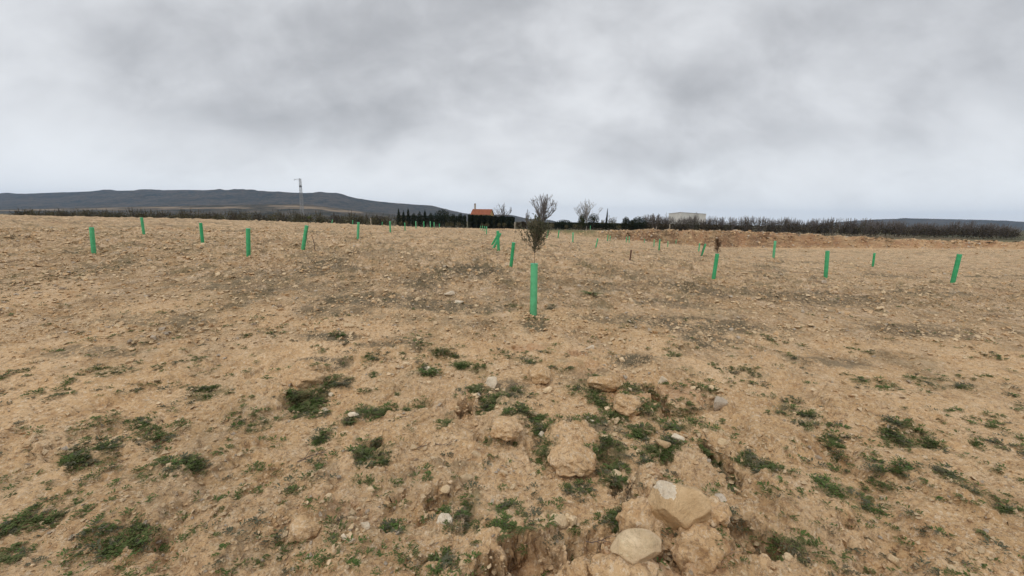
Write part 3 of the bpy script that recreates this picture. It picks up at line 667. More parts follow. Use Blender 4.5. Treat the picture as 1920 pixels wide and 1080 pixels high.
# stones that can be singled out
STONES = [
 (1251,822,38,.62,'pointed tan slab lying on green weeds, right of centre',M_BOULDER),
 (893,856,25,.7,'pale block stone alone on bare soil below the holes',M_PALE),
 (833,973,24,.8,'whitish triangular stone beside the dark leafy crevice',M_WHITE),
 (1044,979,36,.7,'two-tone stone left of a pair of small stones near the bottom',M_PALE),
 (1062,968,15,.7,'small stone between two others near the bottom',M_PALE),
 (1073,976,17,.8,'small rounded stone right of the two-tone stone',M_PALE),
 (996,776,23,.6,'pale rounded stone on the green weeds in the centre',M_PALE),
 (1152,888,26,.6,'pinkish flat stone just above a dark green weed tuft',M_PALE),
 (920,716,22,1.1,'knobbly whitish stone standing in dry twigs',M_WHITE),
 (1027,731,18,.6,'smooth pinkish stone below the square soil clod',M_PALE),
 (1243,714,17,1.0,'white upright stone above the green gully',M_WHITE),
 (1353,757,30,.8,'pale boulder cut by the right edge of the picture',M_GREY),
 (1352,732,17,.7,'pinkish oval stone above the right edge boulder',M_PALE),
 (1335,725,11,.7,'small stone left of the pinkish oval stone at the right edge',M_PALE),
 (1355,828,20,.6,'pale stone at the right edge beside weeds',M_PALE),
 (1272,818,22,.5,'long whitish stone right of the pointed slab',M_WHITE),
 (660,778,22,.7,'whitish stone touching a dark weed at left',M_WHITE),
 (607,769,15,.6,'white stone at the rim of the left weed patch',M_WHITE),
 (619,739,10,.8,'small white stone above the left weed patch',M_WHITE),
 (669,822,16,1.0,'yellowish stone above the spreading dark weed',M_PALE),
 (644,812,15,.5,'flat cream stone left of the yellowish stone',M_PALE),
 (875,897,20,.6,'flat cream stone on smooth soil',M_PALE),
 (923,941,18,.6,'white chipped stone above feathery weeds',M_WHITE),
 (836,879,9,.7,'tiny pale stone below the long dead root',M_PALE),
 (697,916,15,.7,'pale cube-like stone on bare soil at lower left',M_PALE),
 (724,943,20,.7,'ochre stone with a white one against it',M_BOULDER),
 (738,951,15,.7,'whitish stone leaning against the ochre stone',M_WHITE),
 (684,986,15,.9,'round white stone at the foot of dry twigs',M_WHITE),
 (659,972,12,.9,'cream stone at the top of the dry twigs',M_PALE),
 (691,960,12,.8,'grey round stone in the lower left litter',M_GREY),
 (645,1008,11,.9,'small white stone at the root of the diagonal sprig',M_WHITE),
 (657,1014,14,.7,'white stone right at the top of the diagonal sprig',M_WHITE),
 (635,894,11,.8,'grey-white pebble right of the gravel patch',M_GREY),
 (566,898,15,.7,'cream stone left in the gravel patch',M_PALE),
 (566,835,12,.6,'cream stone at the left edge, alone on smooth soil',M_PALE),
 (796,879,17,.6,'rough whitish stone near the top of the soil mound',M_WHITE),
 (776,840,16,.7,'pinkish crumbly stone right of the spreading weed',M_PALE),
 (1346,931,26,.5,'grey long stone wedged right of the largest boulder',M_GREY),
 (1158,893,10,.6,'tiny stone tucked behind the pinkish flat stone',M_PALE),
 (1164,978,13,1.4,'slim grey stone standing among weeds left of the boulder',M_GREY),
 (1175,830,12,.7,'small tan stone on the edge of the right weed patch',M_PALE),
 (1108,788,13,.7,'twin-lobed whitish stone in grey litter',M_WHITE),
 (1133,818,13,.6,'cream pebble in the middle of the right weed patch',M_PALE),
 (1108,651,26,.35,'flat whitish stone half sunk in the soil, right of the track',M_WHITE),
 (1168,673,12,.8,'pale upright stone on the brown litter patch',M_PALE),
 (860,566,18,.55,'white flat stone left of the green tube, alone',M_WHITE),
 (668,553,15,.7,'tan stone with a dark notch in the left field',M_PALE),
 (843,549,22,.5,'cluster-like whitish stone above the flat white stone',M_WHITE),
 (657,610,26,.35,'long flat pale stone in the left field',M_PALE),
 (735,702,10,.6,'small pale stone near the left upper soil ridge',M_PALE),
 (800,690,14,.6,'pale stone left of the bright green tuft',M_WHITE),
 (807,717,12,.8,'round pale stone right below the bright green tuft',M_PALE),
 (762,682,16,.5,'flat pale stone in front of two weed tufts',M_PALE),
 (1289,438+70,10,.8,'small pale stone left of the grey litter at right',M_PALE),
 (910,676,12,.6,'pale stone above a small soil clod',M_PALE),
 (983,705,14,.6,'pinkish stone left against the square soil clod',M_PALE),
 (892,740,16,.5,'crescent of pale stone in the green weeds',M_WHITE),
 (1017,814,13,.8,'white stone low in the central weeds',M_WHITE),
 (1210,717,10,.6,'small pale stone left above the gully',M_PALE),
 (867,1056,14,.6,'cream pebble by the bottom twig tangle',M_PALE),
 (812,1000,10,1.2,'small upright stone below the leafy crevice',M_PALE),
 (862,870,10,.6,'small pinkish stone right of the pale block stone',M_PALE),
]
P = G([q[0] for q in STONES], [q[1] + q[2] * q[3] * .35 for q in STONES])
for i, ((px, py, w, asp, lab, mt), p) in enumerate(zip(STONES, P)):
    s = w / 2 * math.hypot(p[1], EYE) / F * 1.12
    dm = (1, .75, min(1.15, asp * 1.1))
    V, Fc = hull_rock(900 + i, 9 + i % 5, dm, .11, .045, 3)
    me = mesh('stone', V * s, Fc, mt, True); me.set_sharp_from_angle(angle=R(28))
    if i == 0:
        me.transform(Matrix.Rotation(R(35), 4, 'Z') @ Matrix.Rotation(R(-18), 4, 'X'))
    o = obj('stone', me, None, (p[0], p[1] + s * .25, p[2] + s * dm[2] * .22), (R(random.uniform(-12, 12)), R(random.uniform(-12, 12)), R(random.uniform(-30, 30))))
    tag(o, lab, 'stone')
# small loose stones, each its own object
GRAVEL_SPOTS = [(596,905,24,26),(668,985,26,30),(1115,800,40,18),(650,1000,30,30),(1310,730,40,16),(1200,700,30,10),(920,735,40,20),(840,700,50,14),(700,470,100,8),(1060,985,20,10)]
SPOT_NAMES = ['gravel patch at the left edge', 'lower left dry litter', 'grey litter in the central weeds', 'bare soil below the lower left litter', 'group above the right edge boulder', 'row above the green gully', 'litter beside the square soil clod', 'group beside the left bright green tuft', 'far stony strip in the left field', 'cluster by the two-tone stone near the bottom']
small = []
for (cx, cy, rx, ry), nm in zip(GRAVEL_SPOTS, SPOT_NAMES):
    for _ in range(9): small.append((random.gauss(cx, rx * .7), random.gauss(cy, ry * .7), random.uniform(3.5, 9), nm))
while len(small) < 235:
    y_ = 640 + 430 * random.random() ** 1.0; x_ = random.uniform(558, 1362) if random.random() < .62 else random.uniform(30, 1890)
    small.append((x_, min(y_, 1074), random.choice((3.2, 4, 4.5, 5.5, 7, 9)), None))
P = G([q[0] for q in small], [q[1] for q in small])
for i, ((px, py, w, nm), p) in enumerate(zip(small, P)):
    s = w / 2 * math.hypot(p[1], EYE) / F * 1.45
    o = obj('small_stone', ROCKS[i % len(ROCKS)], None, (p[0], p[1], p[2] + s * .25), (random.uniform(-.4, .4), random.uniform(-.4, .4), random.uniform(0, 6.3)), s)
    if nm: tag(o, 'small pale stone of the ' + nm, 'stone', 'stones of the ' + nm)
    else:
        side = 'left' if px < 820 else 'right' if px > 1100 else 'middle'; far = 'upper' if py < 790 else 'lower'
        tag(o, 'small loose pale stone scattered on the %s %s of the rough foreground soil' % (far, side), 'stone', 'loose stones, %s %s foreground' % (far, side))

def scatter_mesh(name, protos, pos, scale, mats, rot=None, tilt=.4, squash=None, midx=None, kind='stuff', label=None, cat=None, smooth=False):
    """one mesh of many small pieces; protos: list of (V, F triangles)"""
    N = len(pos); Vs, Fs, Ms = [], [], []; off = 0
    ch = RNG.randint(0, len(protos), N)
    for k, (PV, PF) in enumerate(protos):
        idx = np.where(ch == k)[0]
        if not len(idx): continue
        n = len(idx); a = RNG.uniform(0, 2 * math.pi, n) if rot is None else rot[idx]
        tx = RNG.normal(0, tilt, n)
        ca, sa, ct, st = np.cos(a), np.sin(a), np.cos(tx), np.sin(tx)
        v_ = PV[None] * scale[idx][:, None, None]
        y1 = v_[..., 1] * ct[:, None] - v_[..., 2] * st[:, None]; z1 = v_[..., 1] * st[:, None] + v_[..., 2] * ct[:, None]
        x2 = v_[..., 0] * ca[:, None] - y1 * sa[:, None]; y2 = v_[..., 0] * sa[:, None] + y1 * ca[:, None]
        vv = np.stack([x2, y2, z1], -1) + pos[idx][:, None, :]
        m_ = len(PV)
        Vs.append(vv.reshape(-1, 3)); Fs.append((PF[None] + (np.arange(n) * m_)[:, None, None] + off).reshape(-1, PF.shape[1]))
        if midx is not None: Ms.append(np.repeat(midx[idx], len(PF)))
        off += n * m_
    me = mesh(name, np.concatenate(Vs), np.concatenate(Fs), mats, smooth, np.concatenate(Ms) if midx is not None else None)
    return tag(obj(name, me), label, cat, None, kind)
# gravel: near crumbs and the stony middle distance
def ground_pts(n, fn):
    px, py = fn(n); p = G(px, py); return p
peb = [hull_rock(700 + k, 8, (1, .8, .6), 0, .0) for k in range(7)]
def sample_near(n): return RNG.uniform(-60, 1980, n), 600 + 490 * RNG.rand(n)
def sample_mid(n): return RNG.uniform(-60, 1980, n), 428 + 215 * RNG.rand(n) ** 1.5
pn = ground_pts(23000, sample_near); pm = ground_pts(20000, sample_mid); pm = pm[pm[:, 1] < 70]
keep = RNG.rand(len(pn)) < np.clip(.35 + 1.3 * fbm(pn[:, 0] * 1.4, pn[:, 1] * 1.4, 3, 611), .05, 1); pn = pn[keep]
sn = np.clip(RNG.lognormal(0, .55, len(pn)), .4, 3.4) * .0062 * np.hypot(pn[:, 1], EYE) / 2.4
sm = np.clip(RNG.lognormal(0, .55, len(pm)), .4, 3.4) * .0165 * (pm[:, 1] / 7) ** .62
mi = RNG.choice([0, 1, 2], len(pn), p=[.66, .28, .06]); mm = RNG.choice([0, 1, 2], len(pm), p=[.55, .40, .05])
scatter_mesh('gravel', peb, pn + np.array([0, 0, 1]) * (sn * .2)[:, None], sn, [M_PALE, M_CLOD, M_GREY], midx=mi)
scatter_mesh('field_stones', peb, pm + np.array([0, 0, 1]) * (sm * .2)[:, None], sm, [M_PALE, M_CLOD, M_GREY], midx=mm)
hx, hy = [], []
for fp, ax, ay in zip(FORMS, fx_, fy_):
    if fp[4] > -.06 or ay > 4.5: continue
    r = fp[2] * math.hypot(ay, EYE) / F
    for _ in range(70): a_ = random.uniform(0, 6.28); q_ = abs(random.gauss(.75, .35)); hx.append(ax + math.cos(a_) * r * q_); hy.append(ay + math.sin(a_) * r * fp[3] * q_)
hx, hy = np.array(hx), np.array(hy); scatter_mesh('hole_crumbs', peb + [rock_verts(760 + k, 2, 5, (.6, .9), .2, (1, .85, .7)) for k in range(3)], np.stack([hx, hy, HG(hx, hy)], -1), np.clip(RNG.lognormal(0, .6, len(hx)), .3, 3.2) * .011, [M_CLOD, M_PALE], midx=RNG.choice([0, 1], len(hx), p=[.85, .15]))
# rubble and roots in the bank at the right
nb = 2600; bx = RNG.uniform(13, 90, nb); by = 71.6 + RNG.rand(nb) * 2.4; by = by - (edge(bx, by) - by)
pb = np.stack([bx, by, HG(bx, by)], -1); sb = np.clip(RNG.lognormal(0, .5, nb), .4, 3) * .12
scatter_mesh('bank_rubble', peb, pb, sb, [M_PALE, M_CLOD, M_GREY], midx=RNG.choice([0, 1, 2], nb, p=[.05, .70, .25]))

# ------------------------------------------------------------------ WEEDS
def leafquad(c, d, w, up):
    """a pointed leaf of two triangles, base c, tip c+d"""
    d = np.array(d); sd = np.cross(d, up); L = np.linalg.norm(sd)
    sd = sd / L * w if L > 1e-6 else np.array((w, 0, 0))
    m_ = c + d * .5 + np.array(up) * np.linalg.norm(d) * .12
    return [c, m_ + sd, c + d, m_ - sd], [(0, 1, 2), (0, 2, 3)]
def weed_geo(seed, stems=10, length=1.0, leaves=9, rise=.25, leaf=.16, wid=.32):
    rs = random.Random(seed); V, Fc, Mi = [], [], []
    def add(vs, fs, mi):
        n = len(V); V.extend([np.array(q, float) for q in vs]); Fc.extend([tuple(i + n for i in f) for f in fs]); Mi.extend([mi] * len(fs))
    for s_ in range(stems):
        a = rs.uniform(0, 6.283); L = length * rs.uniform(.45, 1.0); el = rs.uniform(.05, 1) * rise
        d = np.array((math.cos(a), math.sin(a), 0)); p0 = np.array((0, 0, .02)) + d * .04 * rs.random(); bend = rs.uniform(-.8, .8)
        prev = p0
        for k in range(leaves):
            t_ = (k + 1) / leaves; aa = a + bend * t_
            d = np.array((math.cos(aa), math.sin(aa), 0))
            q = prev + d * L / leaves + np.array((0, 0, L * el * (1 - 1.5 * t_) * .45))
            sd = np.cross(d, (0, 0, 1)) * .008
            add([prev - sd, prev + sd, q], [(0, 1, 2)], 1)
            for sg in (-1, 1):
                la = aa + sg * rs.uniform(.5, 1.2); ll = leaf * rs.uniform(.6, 1.15) * (1.15 - .5 * t_)
                dd = np.array((math.cos(la), math.sin(la), rs.uniform(-.05, .65))) * ll
                vs, fs = leafquad(q, dd, ll * wid, np.array((0, 0, 1.)))
                add(vs, fs, 0)
            prev = q
    return np.array(V), np.array(Fc), np.array(Mi)
WP = [weed_geo(1, 18, 1.0, 14, .2, .11, .30), weed_geo(2, 13, 1.0, 17, .1, .10, .36), weed_geo(3, 34, .85, 8, 1.0, .15, .2), weed_geo(4, 26, .8, 11, .55, .12, .34), weed_geo(5, 8, 1.1, 18, .08, .10, .34), weed_geo(6, 34, .75, 9, .9, .14, .26)]
WM = {}
def weed_mesh(k, bright):
    key = (k, bright)
    if key not in WM:
        V, Fc, Mi = WP[k]; WM[key] = mesh('weed', V, Fc, [(M_WEED, M_WEED_BRIGHT, M_GREYWEED)[bright], M_STRAW], False, Mi)
    return WM[key]
NAMED = [ # px, py, half width, proto, brightness, label
 (562,745,26,5,0,'dense dark weed clump at the left edge below a pale clod'),(590,742,24,2,0,'dark grassy weed on the upper rim of the left hollow'),(580,768,26,3,0,'dark weed in the lower part of the left hollow'),
 (690,772,18,2,1,'grassy green weed in the left of a wide tuft'),(716,774,18,5,0,'grassy weed forming the right half of a wide tuft'),(764,767,11,5,1,'compact round green weed, left of two neighbours'),
 (791,763,11,3,0,'small green weed right of a compact round one'),(654,792,16,3,0,'blackish green weed under a whitish stone'),(692,838,22,3,0,'upper lobe of dark weed below a yellowish stone'),
 (706,855,30,1,0,'dark weed with long trailing sprays at lower left'),(684,873,14,0,0,'small weed shoot below the trailing dark weed'),(604,818,18,1,2,'dull creeping weed near the left gravel patch'),
 (634,1038,20,4,0,'green sprig pointing diagonally down at lower left'),(745,990,24,1,0,'green weed with feathery arms on bare soil, lower left'),(752,1016,15,4,0,'short trailing weed under the feathery armed one'),
 (818,1067,19,3,1,'leafy green weed at the very bottom edge'),(874,990,38,1,0,'largest feathery rosette weed near the bottom'),(884,948,22,4,0,'thin upright arm of weed above the largest rosette'),
 (836,958,17,5,1,'leafy weed growing out of a dark crevice'),(944,966,22,1,0,'feathery weed left of a pair near the bottom centre'),(981,985,22,0,0,'feathery weed right of a pair near the bottom centre'),
 (944,1003,15,4,0,'small leafy weed just below the feathery pair'),(1028,976,18,0,1,'weed touching the left of the two-tone stone'),(1080,920,20,0,2,'pale sparse weed on smooth soil below the hump'),
 (915,826,15,3,0,'dark weed at the foot of the worn ledge'),(840,792,15,0,0,'weed at the lower left of the small hole'),(890,733,22,5,0,'green tuft around a crescent stone'),
 (868,686,19,5,1,'flat bright green tuft above the central weeds'),(800,700,24,5,1,'bright green tuft left of centre beside pale stones'),(1024,852,24,2,0,'grassy weed in the groove beside the soil hump'),
 (1150,905,26,5,0,'dark weed tuft below the pinkish flat stone'),(1224,738,15,5,0,'upper weed filling the steep gully'),(1228,762,17,3,0,'lower weed filling the steep gully'),
 (1238,856,30,2,0,'grassy dark weed behind the largest boulder'),(1160,978,24,3,0,'bushy weed left of the largest boulder'),(1170,1002,22,0,0,'trailing weed just under the bushy one by the boulder'),
 (1345,868,20,2,0,'dark weed in the crevice at the right edge'),(1354,950,16,3,0,'green weed low at the right edge'),(1265,665,16,1,0,'flat weed mat on the sandy right slope'),
 (830,662,22,2,0,'dark flat weed mat along a soil step'),(637,630,16,3,1,'green tuft in the left middle field'),(783,641,22,1,0,'low weed streak left of centre in the field'),
 (1110,549,24,1,1,'bright green weed mat right of the large green tube'),(1034,579,13,2,2,'dry green tuft beside the base of the large tube'),(698,707,12,3,0,'small weed on a soil slope, left'),(641,716,20,0,2,'grey green weed streak above the left hollow'),
 (745,738,9,3,0,'tiny weed alone on pale soil'),(1210,1030,30,0,0,'weed growing behind the smooth oval stone'),(910,930+40,10,0,2,'thin sparse weed between two rosettes'),(1110,872,14,0,0,'sparse weed at the right of the soil hump'),
]
P = G([q[0] for q in NAMED], [q[1] + 2 for q in NAMED])
for (px, py, w, k, br, lab), p in zip(NAMED, P):
    s = w * math.hypot(p[1], EYE) / F * 1.15
    o = obj('weed', weed_mesh(k, br), None, (p[0], p[1], p[2] - .004), (0, 0, random.uniform(0, 6.28)), (s, s * (1.15 if py < 900 else 1), s * (.8 if k in (2, 3, 5) else .6)))
    tag(o, lab, 'weed')
# ground cover that nobody could count
cand = np.stack([RNG.uniform(-80, 2000, 95000), 560 + 525 * RNG.rand(95000) ** .9], 0)
pc = G(cand[0], cand[1]); wmask = blob_mask(pc[:, 0], pc[:, 1], WEEDS, 201)
wm2 = ss(.10, .42, fbm(pc[:, 0] * 1.5, pc[:, 1] * 1.3, 3, 661, .6)) * (1 - ss(4.5, 7, pc[:, 1])) * .38
wmask = np.maximum(wmask, wm2)
wv = wmask * (.05 + .95 * ss(-.02, .30, fbm(pc[:, 0] * 9, pc[:, 1] * 7, 3, 641, .6))) * (1 - .62 * ss(850, 940, cand[1]))
sel = RNG.rand(len(pc)) < np.clip(wv * .95 + .008, 0, 1); pc = pc[sel]
print('ground cover tufts', len(pc))
sw = RNG.uniform(.035, .075, len(pc)) * (1 + .06 * pc[:, 1])
def light(geo_seed, **k):
    V, Fc, Mi = weed_geo(geo_seed, **k); return V, Fc
lp = [light(21, stems=5, leaves=4, rise=.25, leaf=.26, wid=.28), light(22, stems=4, leaves=5, rise=.6, leaf=.24, wid=.3), light(23, stems=6, leaves=3, rise=1.1, leaf=.36, wid=.2)]
scatter_mesh('weed_cover', lp, pc, sw, [M_WEED, M_WEED_BRIGHT, M_GREYWEED], tilt=.12, midx=RNG.choice([0, 1, 2], len(pc), p=[.55, .2, .25]))
# sparse low weeds of the middle distance
q = G(RNG.uniform(-60, 1980, 16000), 432 + 150 * RNG.rand(16000) ** 1.2); q = q[q[:, 1] < 66]
w_ = ss(.08, .45, fbm(q[:, 0] * .5, q[:, 1] * .28, 4, 205, .6)) + .06; q = q[RNG.rand(len(q)) < w_ * .6]
tuft = light(31, stems=4, leaves=3, rise=1.0, leaf=.5, wid=.3)
scatter_mesh('field_weeds', [tuft], q, .035 * (q[:, 1] / 8) ** .45 * RNG.uniform(.6, 1.3, len(q)), [M_WEED, M_GREYWEED, M_STRAW], tilt=.1, midx=RNG.choice([0, 1, 2], len(q), p=[.3, .45, .25]))

nb = 1500; bx = RNG.uniform(-25, 100, nb); by = np.where(bx > 14, 73.0 + RNG.rand(nb) ** 2 * 9, 72 + RNG.rand(nb) * 16); by = by - (edge(bx, by) - by)
pb = np.stack([bx, by, HG(bx, by)], -1)
kp = RNG.rand(nb) < .15 + ss(-.1, .3, fbm(bx * .3, by * .3, 2, 651)); pb = pb[kp]
scatter_mesh('verge_growth', [tuft, light(33, stems=6, leaves=3, rise=1.4, leaf=.6, wid=.25)], pb, RNG.uniform(.15, .42, len(pb)) * (.4 + .6 * (pb[:, 0] > 14)), [M_GREYWEED, M_BROWNBUSH, M_STRAW], tilt=.1, midx=RNG.choice([0, 1, 2], len(pb), p=[.45, .3, .25]))

# ------------------------------------------------------------------ DRY STEMS AND TWIGS
def twig_geo(seed, segs=5, kink=.35, th=.012, arms=2):
    rs = random.Random(seed); b = Buf(); p0 = np.array((-.5, 0, 0.)); a = 0; pts = [p0]
    for k in range(segs):
        a += rs.uniform(-kink, kink); pts.append(pts[-1] + np.array((math.cos(a), math.sin(a), rs.uniform(-.12, .14))) / segs)
    for k in range(segs): b.bar(pts[k], pts[k + 1], th * (1 - .12 * k), th * (1 - .12 * (k + 1)), 3)
    for k in range(arms):
        i = rs.randint(1, segs - 1); aa = rs.choice((-1, 1)) * rs.uniform(.5, 1.1)
        e_ = pts[i] + np.array((math.cos(aa), math.sin(aa), rs.uniform(0, .4))) * rs.uniform(.15, .4)
        b.bar(pts[i], e_, th * .6, th * .3, 3)
    V = np.concatenate(b.V); T = []
    for f in b.F: T += [(f[0], f[1], f[2]), (f[0], f[2], f[3])]
    return V, np.array(T)
TW = [twig_geo(40 + k, 4, .4, .012, k % 3) for k in range(6)]
cand = np.stack([RNG.uniform(-60, 1980, 40000), 470 + 612 * RNG.rand(40000)], 0); pc = G(cand[0], cand[1])
lm = blob_mask(pc[:, 0], pc[:, 1], LITTER, 211); wm = blob_mask(pc[:, 0], pc[:, 1], WEEDS, 201)
prob = np.clip(lm * .22 + wm * .09 + .045, 0, 1); pc = pc[RNG.rand(len(pc)) < prob]
print('twigs', len(pc))
ln = RNG.uniform(.02, .075, len(pc)) * (1 + .09 * pc[:, 1])
scatter_mesh('dry_stems', TW, pc + np.array((0, 0, .006)), ln, [M_STRAW, M_DARKTWIG], tilt=.25, midx=RNG.choice([0, 1], len(pc), p=[.5, .5]))
STICKS = [(860,1030,44,30,M_STRAW,'broken pale root curving upwards near the bottom'),(800,840,56,10,M_DARKTWIG,'long dark dead root lying in the left foreground'),(836,836,46,-12,M_DARKTWIG,'wavy dark root above the soil mound'),
 (752,908,30,35,M_STRAW,'straight whitish straw lying on the litter, lower left'),(642,988,34,80,M_STRAW,'pale dry stalk standing in the lower left litter'),(790,1055,34,-5,M_STRAW,'dry stalk lying between stones at the bottom'),
 (600,858,70,25,M_DARKTWIG,'thin dark twig branching up at the left'),(1285,1050,50,-15,M_STRAW,'dry stalk at the foot of the reddish clod'),(1135,1022,60,-8,M_DARKTWIG,'dark root behind the smooth oval stone'),
 (970,722,30,10,M_DARKTWIG,'purplish twig bundle in the centre of the weeds'),(1345,1050,36,60,M_STRAW,'bleached stalk at the lower right corner'),(768,780,34,20,M_DARKTWIG,'branched dry twig on pale soil, left of centre')]
P = G([q[0] for q in STICKS], [q[1] for q in STICKS])
for i, ((px, py, w, a, mt, lab), p) in enumerate(zip(STICKS, P)):
    V, Fc = twig_geo(80 + i, 7, .45, .016, 4); s = w * math.hypot(p[1], EYE) / F
    o = obj('dead_twig', mesh('dead_twig', V, Fc, mt, True), None, (p[0], p[1], p[2] + .012), (R(8), R(-4), R(a)), s); tag(o, lab, 'twig')

# ------------------------------------------------------------------ TREE GUARDS
TH, TR = .75, .052
def tube_mesh(name, n=28, rows=60, h=TH, r=TR, th=.0022, ribs=True):
    V, Fc = [], []
    for side in (0, 1):
        rr = r - side * th
        for k in range(rows + 1):
            z = h * k / rows
            for j in range(n):
                a = 2 * math.pi * j / n
                q = rr * (1 + .012 * math.sin(2 * a + 2 * z) + (.010 * (1 if (j % 4 == 0) else 0) + .006 * (k % 2)) * (1 if ribs else 0))
                V.append((q * math.cos(a), q * math.sin(a), z))
    m_ = (rows + 1) * n
    for side in (0, 1):
        for k in range(rows):
            for j in range(n):
                a = side * m_ + k * n + j; b = side * m_ + k * n + (j + 1) % n
                f = (a, b, b + n, a + n); Fc.append(f if side == 0 else f[::-1])
    for j in range(n):
        a = rows * n + j; b = rows * n + (j + 1) % n; Fc.append((a, b, b + m_, a + m_))
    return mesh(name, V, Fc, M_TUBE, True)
def ring_mesh(name, mt, r=TR, h=.012, z=TH, n=28, t_=.0035):
    b = Buf(); an = [2 * math.pi * j / n for j in range(n)]
    V = [((r + dr) * math.cos(a), (r + dr) * math.sin(a), z + dz) for (dr, dz) in ((t_ * .6, 0), (t_, h * .5), (t_ * .5, h), (-t_, h), (-t_, 0)) for a in an]
    Fc = [(k * n + j, k * n + (j + 1) % n, ((k + 1) % 5) * n + (j + 1) % n, ((k + 1) % 5) * n + j) for k in range(5) for j in range(n)]
    return mesh(name, V, Fc, mt, True)
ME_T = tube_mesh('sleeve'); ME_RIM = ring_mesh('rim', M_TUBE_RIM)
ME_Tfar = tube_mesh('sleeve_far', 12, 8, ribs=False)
ME_TR = tube_mesh('sleeve_brown', 12, 10, ribs=False); ME_TR.materials.clear(); ME_TR.materials.append(M_TUBE_RUST)
def lean_rot(px_t, py_t, px_b, py_b, extra=0):
    return (py_b - py_t), (px_t - px_b)
GUARDS = [ # top x,y  base x,y  label, sapling
 (1001,491,1000,589,'largest green mesh tree guard, upright in front, bushy sapling above it','main'),
 (963,454,958,499,'green tree guard just left of the largest one, leaning slightly right','twig'),
 (933.5,433,935,471,'upright green tree guard whose top two leaning tubes touch',None),
 (934,433,925,452,'right one of two steeply leaning tubes meeting an upright guard',None),
 (930,433,921,448,'left one of two steeply leaning tubes meeting an upright guard',None),
 (1342,475,1337.5,524,'green tree guard near the right edge with a brownish sapling','brown'),
 (578,423,567.5,469,'green tree guard leaning right at the left edge of the field','twig'),
 (674,417,671,449,'green tree guard in the left field, second nearest from the left edge',None),
 (732,415,732,436,'green tree guard midway between left edge and house',None),
 (759.5,418,759.5,432,'small green guard right of the one midway to the house',None),
 (780,415,780,429,'small green guard before the row of tall thin cypresses',None),
 (795,415,795,427,'small green guard, right below the tallest thin cypress',None),
 (807,415,807,427,'far green guard below the dark pine hedge',None),
 (814,413,814,424,'palest far guard in front of the dark hedge',None),
 (824,416,824,425,'far pale green guard left of the hedge gap',None),
 (624,404,621,414,'tilted small guard at the crest of the field, left of the pylon hill field',None),
 (662,406,660.5,416,'small guard on the skyline of the field above the second nearest left guard',None),
 (717,408.5,716,418,'thin pale guard on the skyline of the field, left of the midway guard',None),
 (901,424,901,431,'leftmost of the four far guards below the house',None),
 (905,423,905,432,'second from left of the four far guards below the house',None),
 (909,424,909,434,'third from left of the four far guards below the house',None),
 (912.5,425,912,439,'rightmost and nearest of the four far guards below the house',None),
 (1028,432,1025,446,'far guard half behind the crown of the central sapling',None),
 (1048,432,1046,447,'leaning far guard right of the central sapling',None),
 (1074,436,1074,455,'upright guard below the pale bare tree',None),
 (1120,449,1117,464,'crooked green guard below the tall single cypress',None),
 (1106,442,1106,450,'faint far guard left of the crooked one',None),
 (1139.5,440,1139,452,'left one of a close pair of far guards',None),(1144,442,1143.5,452,'right one of a close pair of far guards',None),
 (1174.5,444,1174,455,'left one of two far guards above the brown sleeve',None),(1179.5,443,1179.5,455,'right one of two far guards above the brown sleeve',None),
 (1208,448,1208,456,'far guard at the foot of the bank, right of the brown sleeve',None),
 (1226,449,1226,462,'thin faint guard left of the bright one under the warehouse',None),
 (1236,449,1235.5,469,'bright green guard standing left under the warehouse','twig'),
 (1252,452,1252,463,'faint far guard directly right of the bright one under the warehouse',None),
 (1267.5,449,1267,458,'far guard against the rubble bank under the warehouse',None),
 (1311,456,1310,472,'far guard left of the one that leans with a stick',None),
 (1321,457,1315,480,'leaning guard with a dark stick beside it, left of the right edge one',None),
 # the rows go on outside the photograph's edges
 (470,428,466,480,'green guard beyond the leaning one, further left in the field',None),(380,422,380,456,'green guard far left in the field, upright',None),(180,426,176,476,'green guard near the left border of the field',None),
 (270,418,270,440,'smaller green guard far left in the field',None),(1450,452,1450,484,'upright green guard right of the rubble bank corner',None),(1545,470,1548,520,'green guard in the right field, leaning slightly left',None),
 (1640,450,1640,476,'smaller guard in the right field',None),(1790,476,1786,530,'nearest green guard in the far right field',None),
]
guard_anchor = {}
MOUNDS = []
for i, (tx, ty, bx_, by_, lab, sap) in enumerate(GUARDS):
    h = math.hypot(tx - bx_, ty - by_)
    # depth from the apparent size, height from the land there
    d = TH * F / h if i not in (3, 4) else TH * F / 38 + 2.0 + (i - 3) * 1.2
    g = at(bx_, by_, d); x, y = g[0], d
    if i not in (3, 4):
        p = G(bx_, by_)[0]
        if 15 < p[1] < 95 and p[1] < d * 1.6 and p[1] > d * .6: x, y = p[0], p[1]
        elif p[1] <= 15: x, y = p[0], p[1]
    z = HG(x, y)[0]
    sc = h / (TH * F / math.hypot(x * 0 + y, 0)) if y < 100 else 1
    sc = min(max(sc, .75), 1.5)
    lean = math.atan2(tx - bx_, by_ - ty)
    if i in (3, 4): lean = math.atan2(tx - bx_, by_ - ty) * 1.0; sc = .95 if i == 3 else .85
    t = thing('tree_guard', (x, y, z - .015), lab, 'tree guard', 'green tree guards in the young plantation', (R(random.uniform(-2, 2)), lean - R(ROLL), 0), (sc if sc < 1.15 else sc * .95, sc if sc < 1.15 else sc * .95, sc))
    if y < 25: MOUNDS.append((x, y, z))
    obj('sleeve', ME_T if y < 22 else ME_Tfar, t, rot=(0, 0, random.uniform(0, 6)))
    if y < 40: obj('rim', ME_RIM, t)
    guard_anchor[lab] = (t, x, y, z, sc, sap, lean)
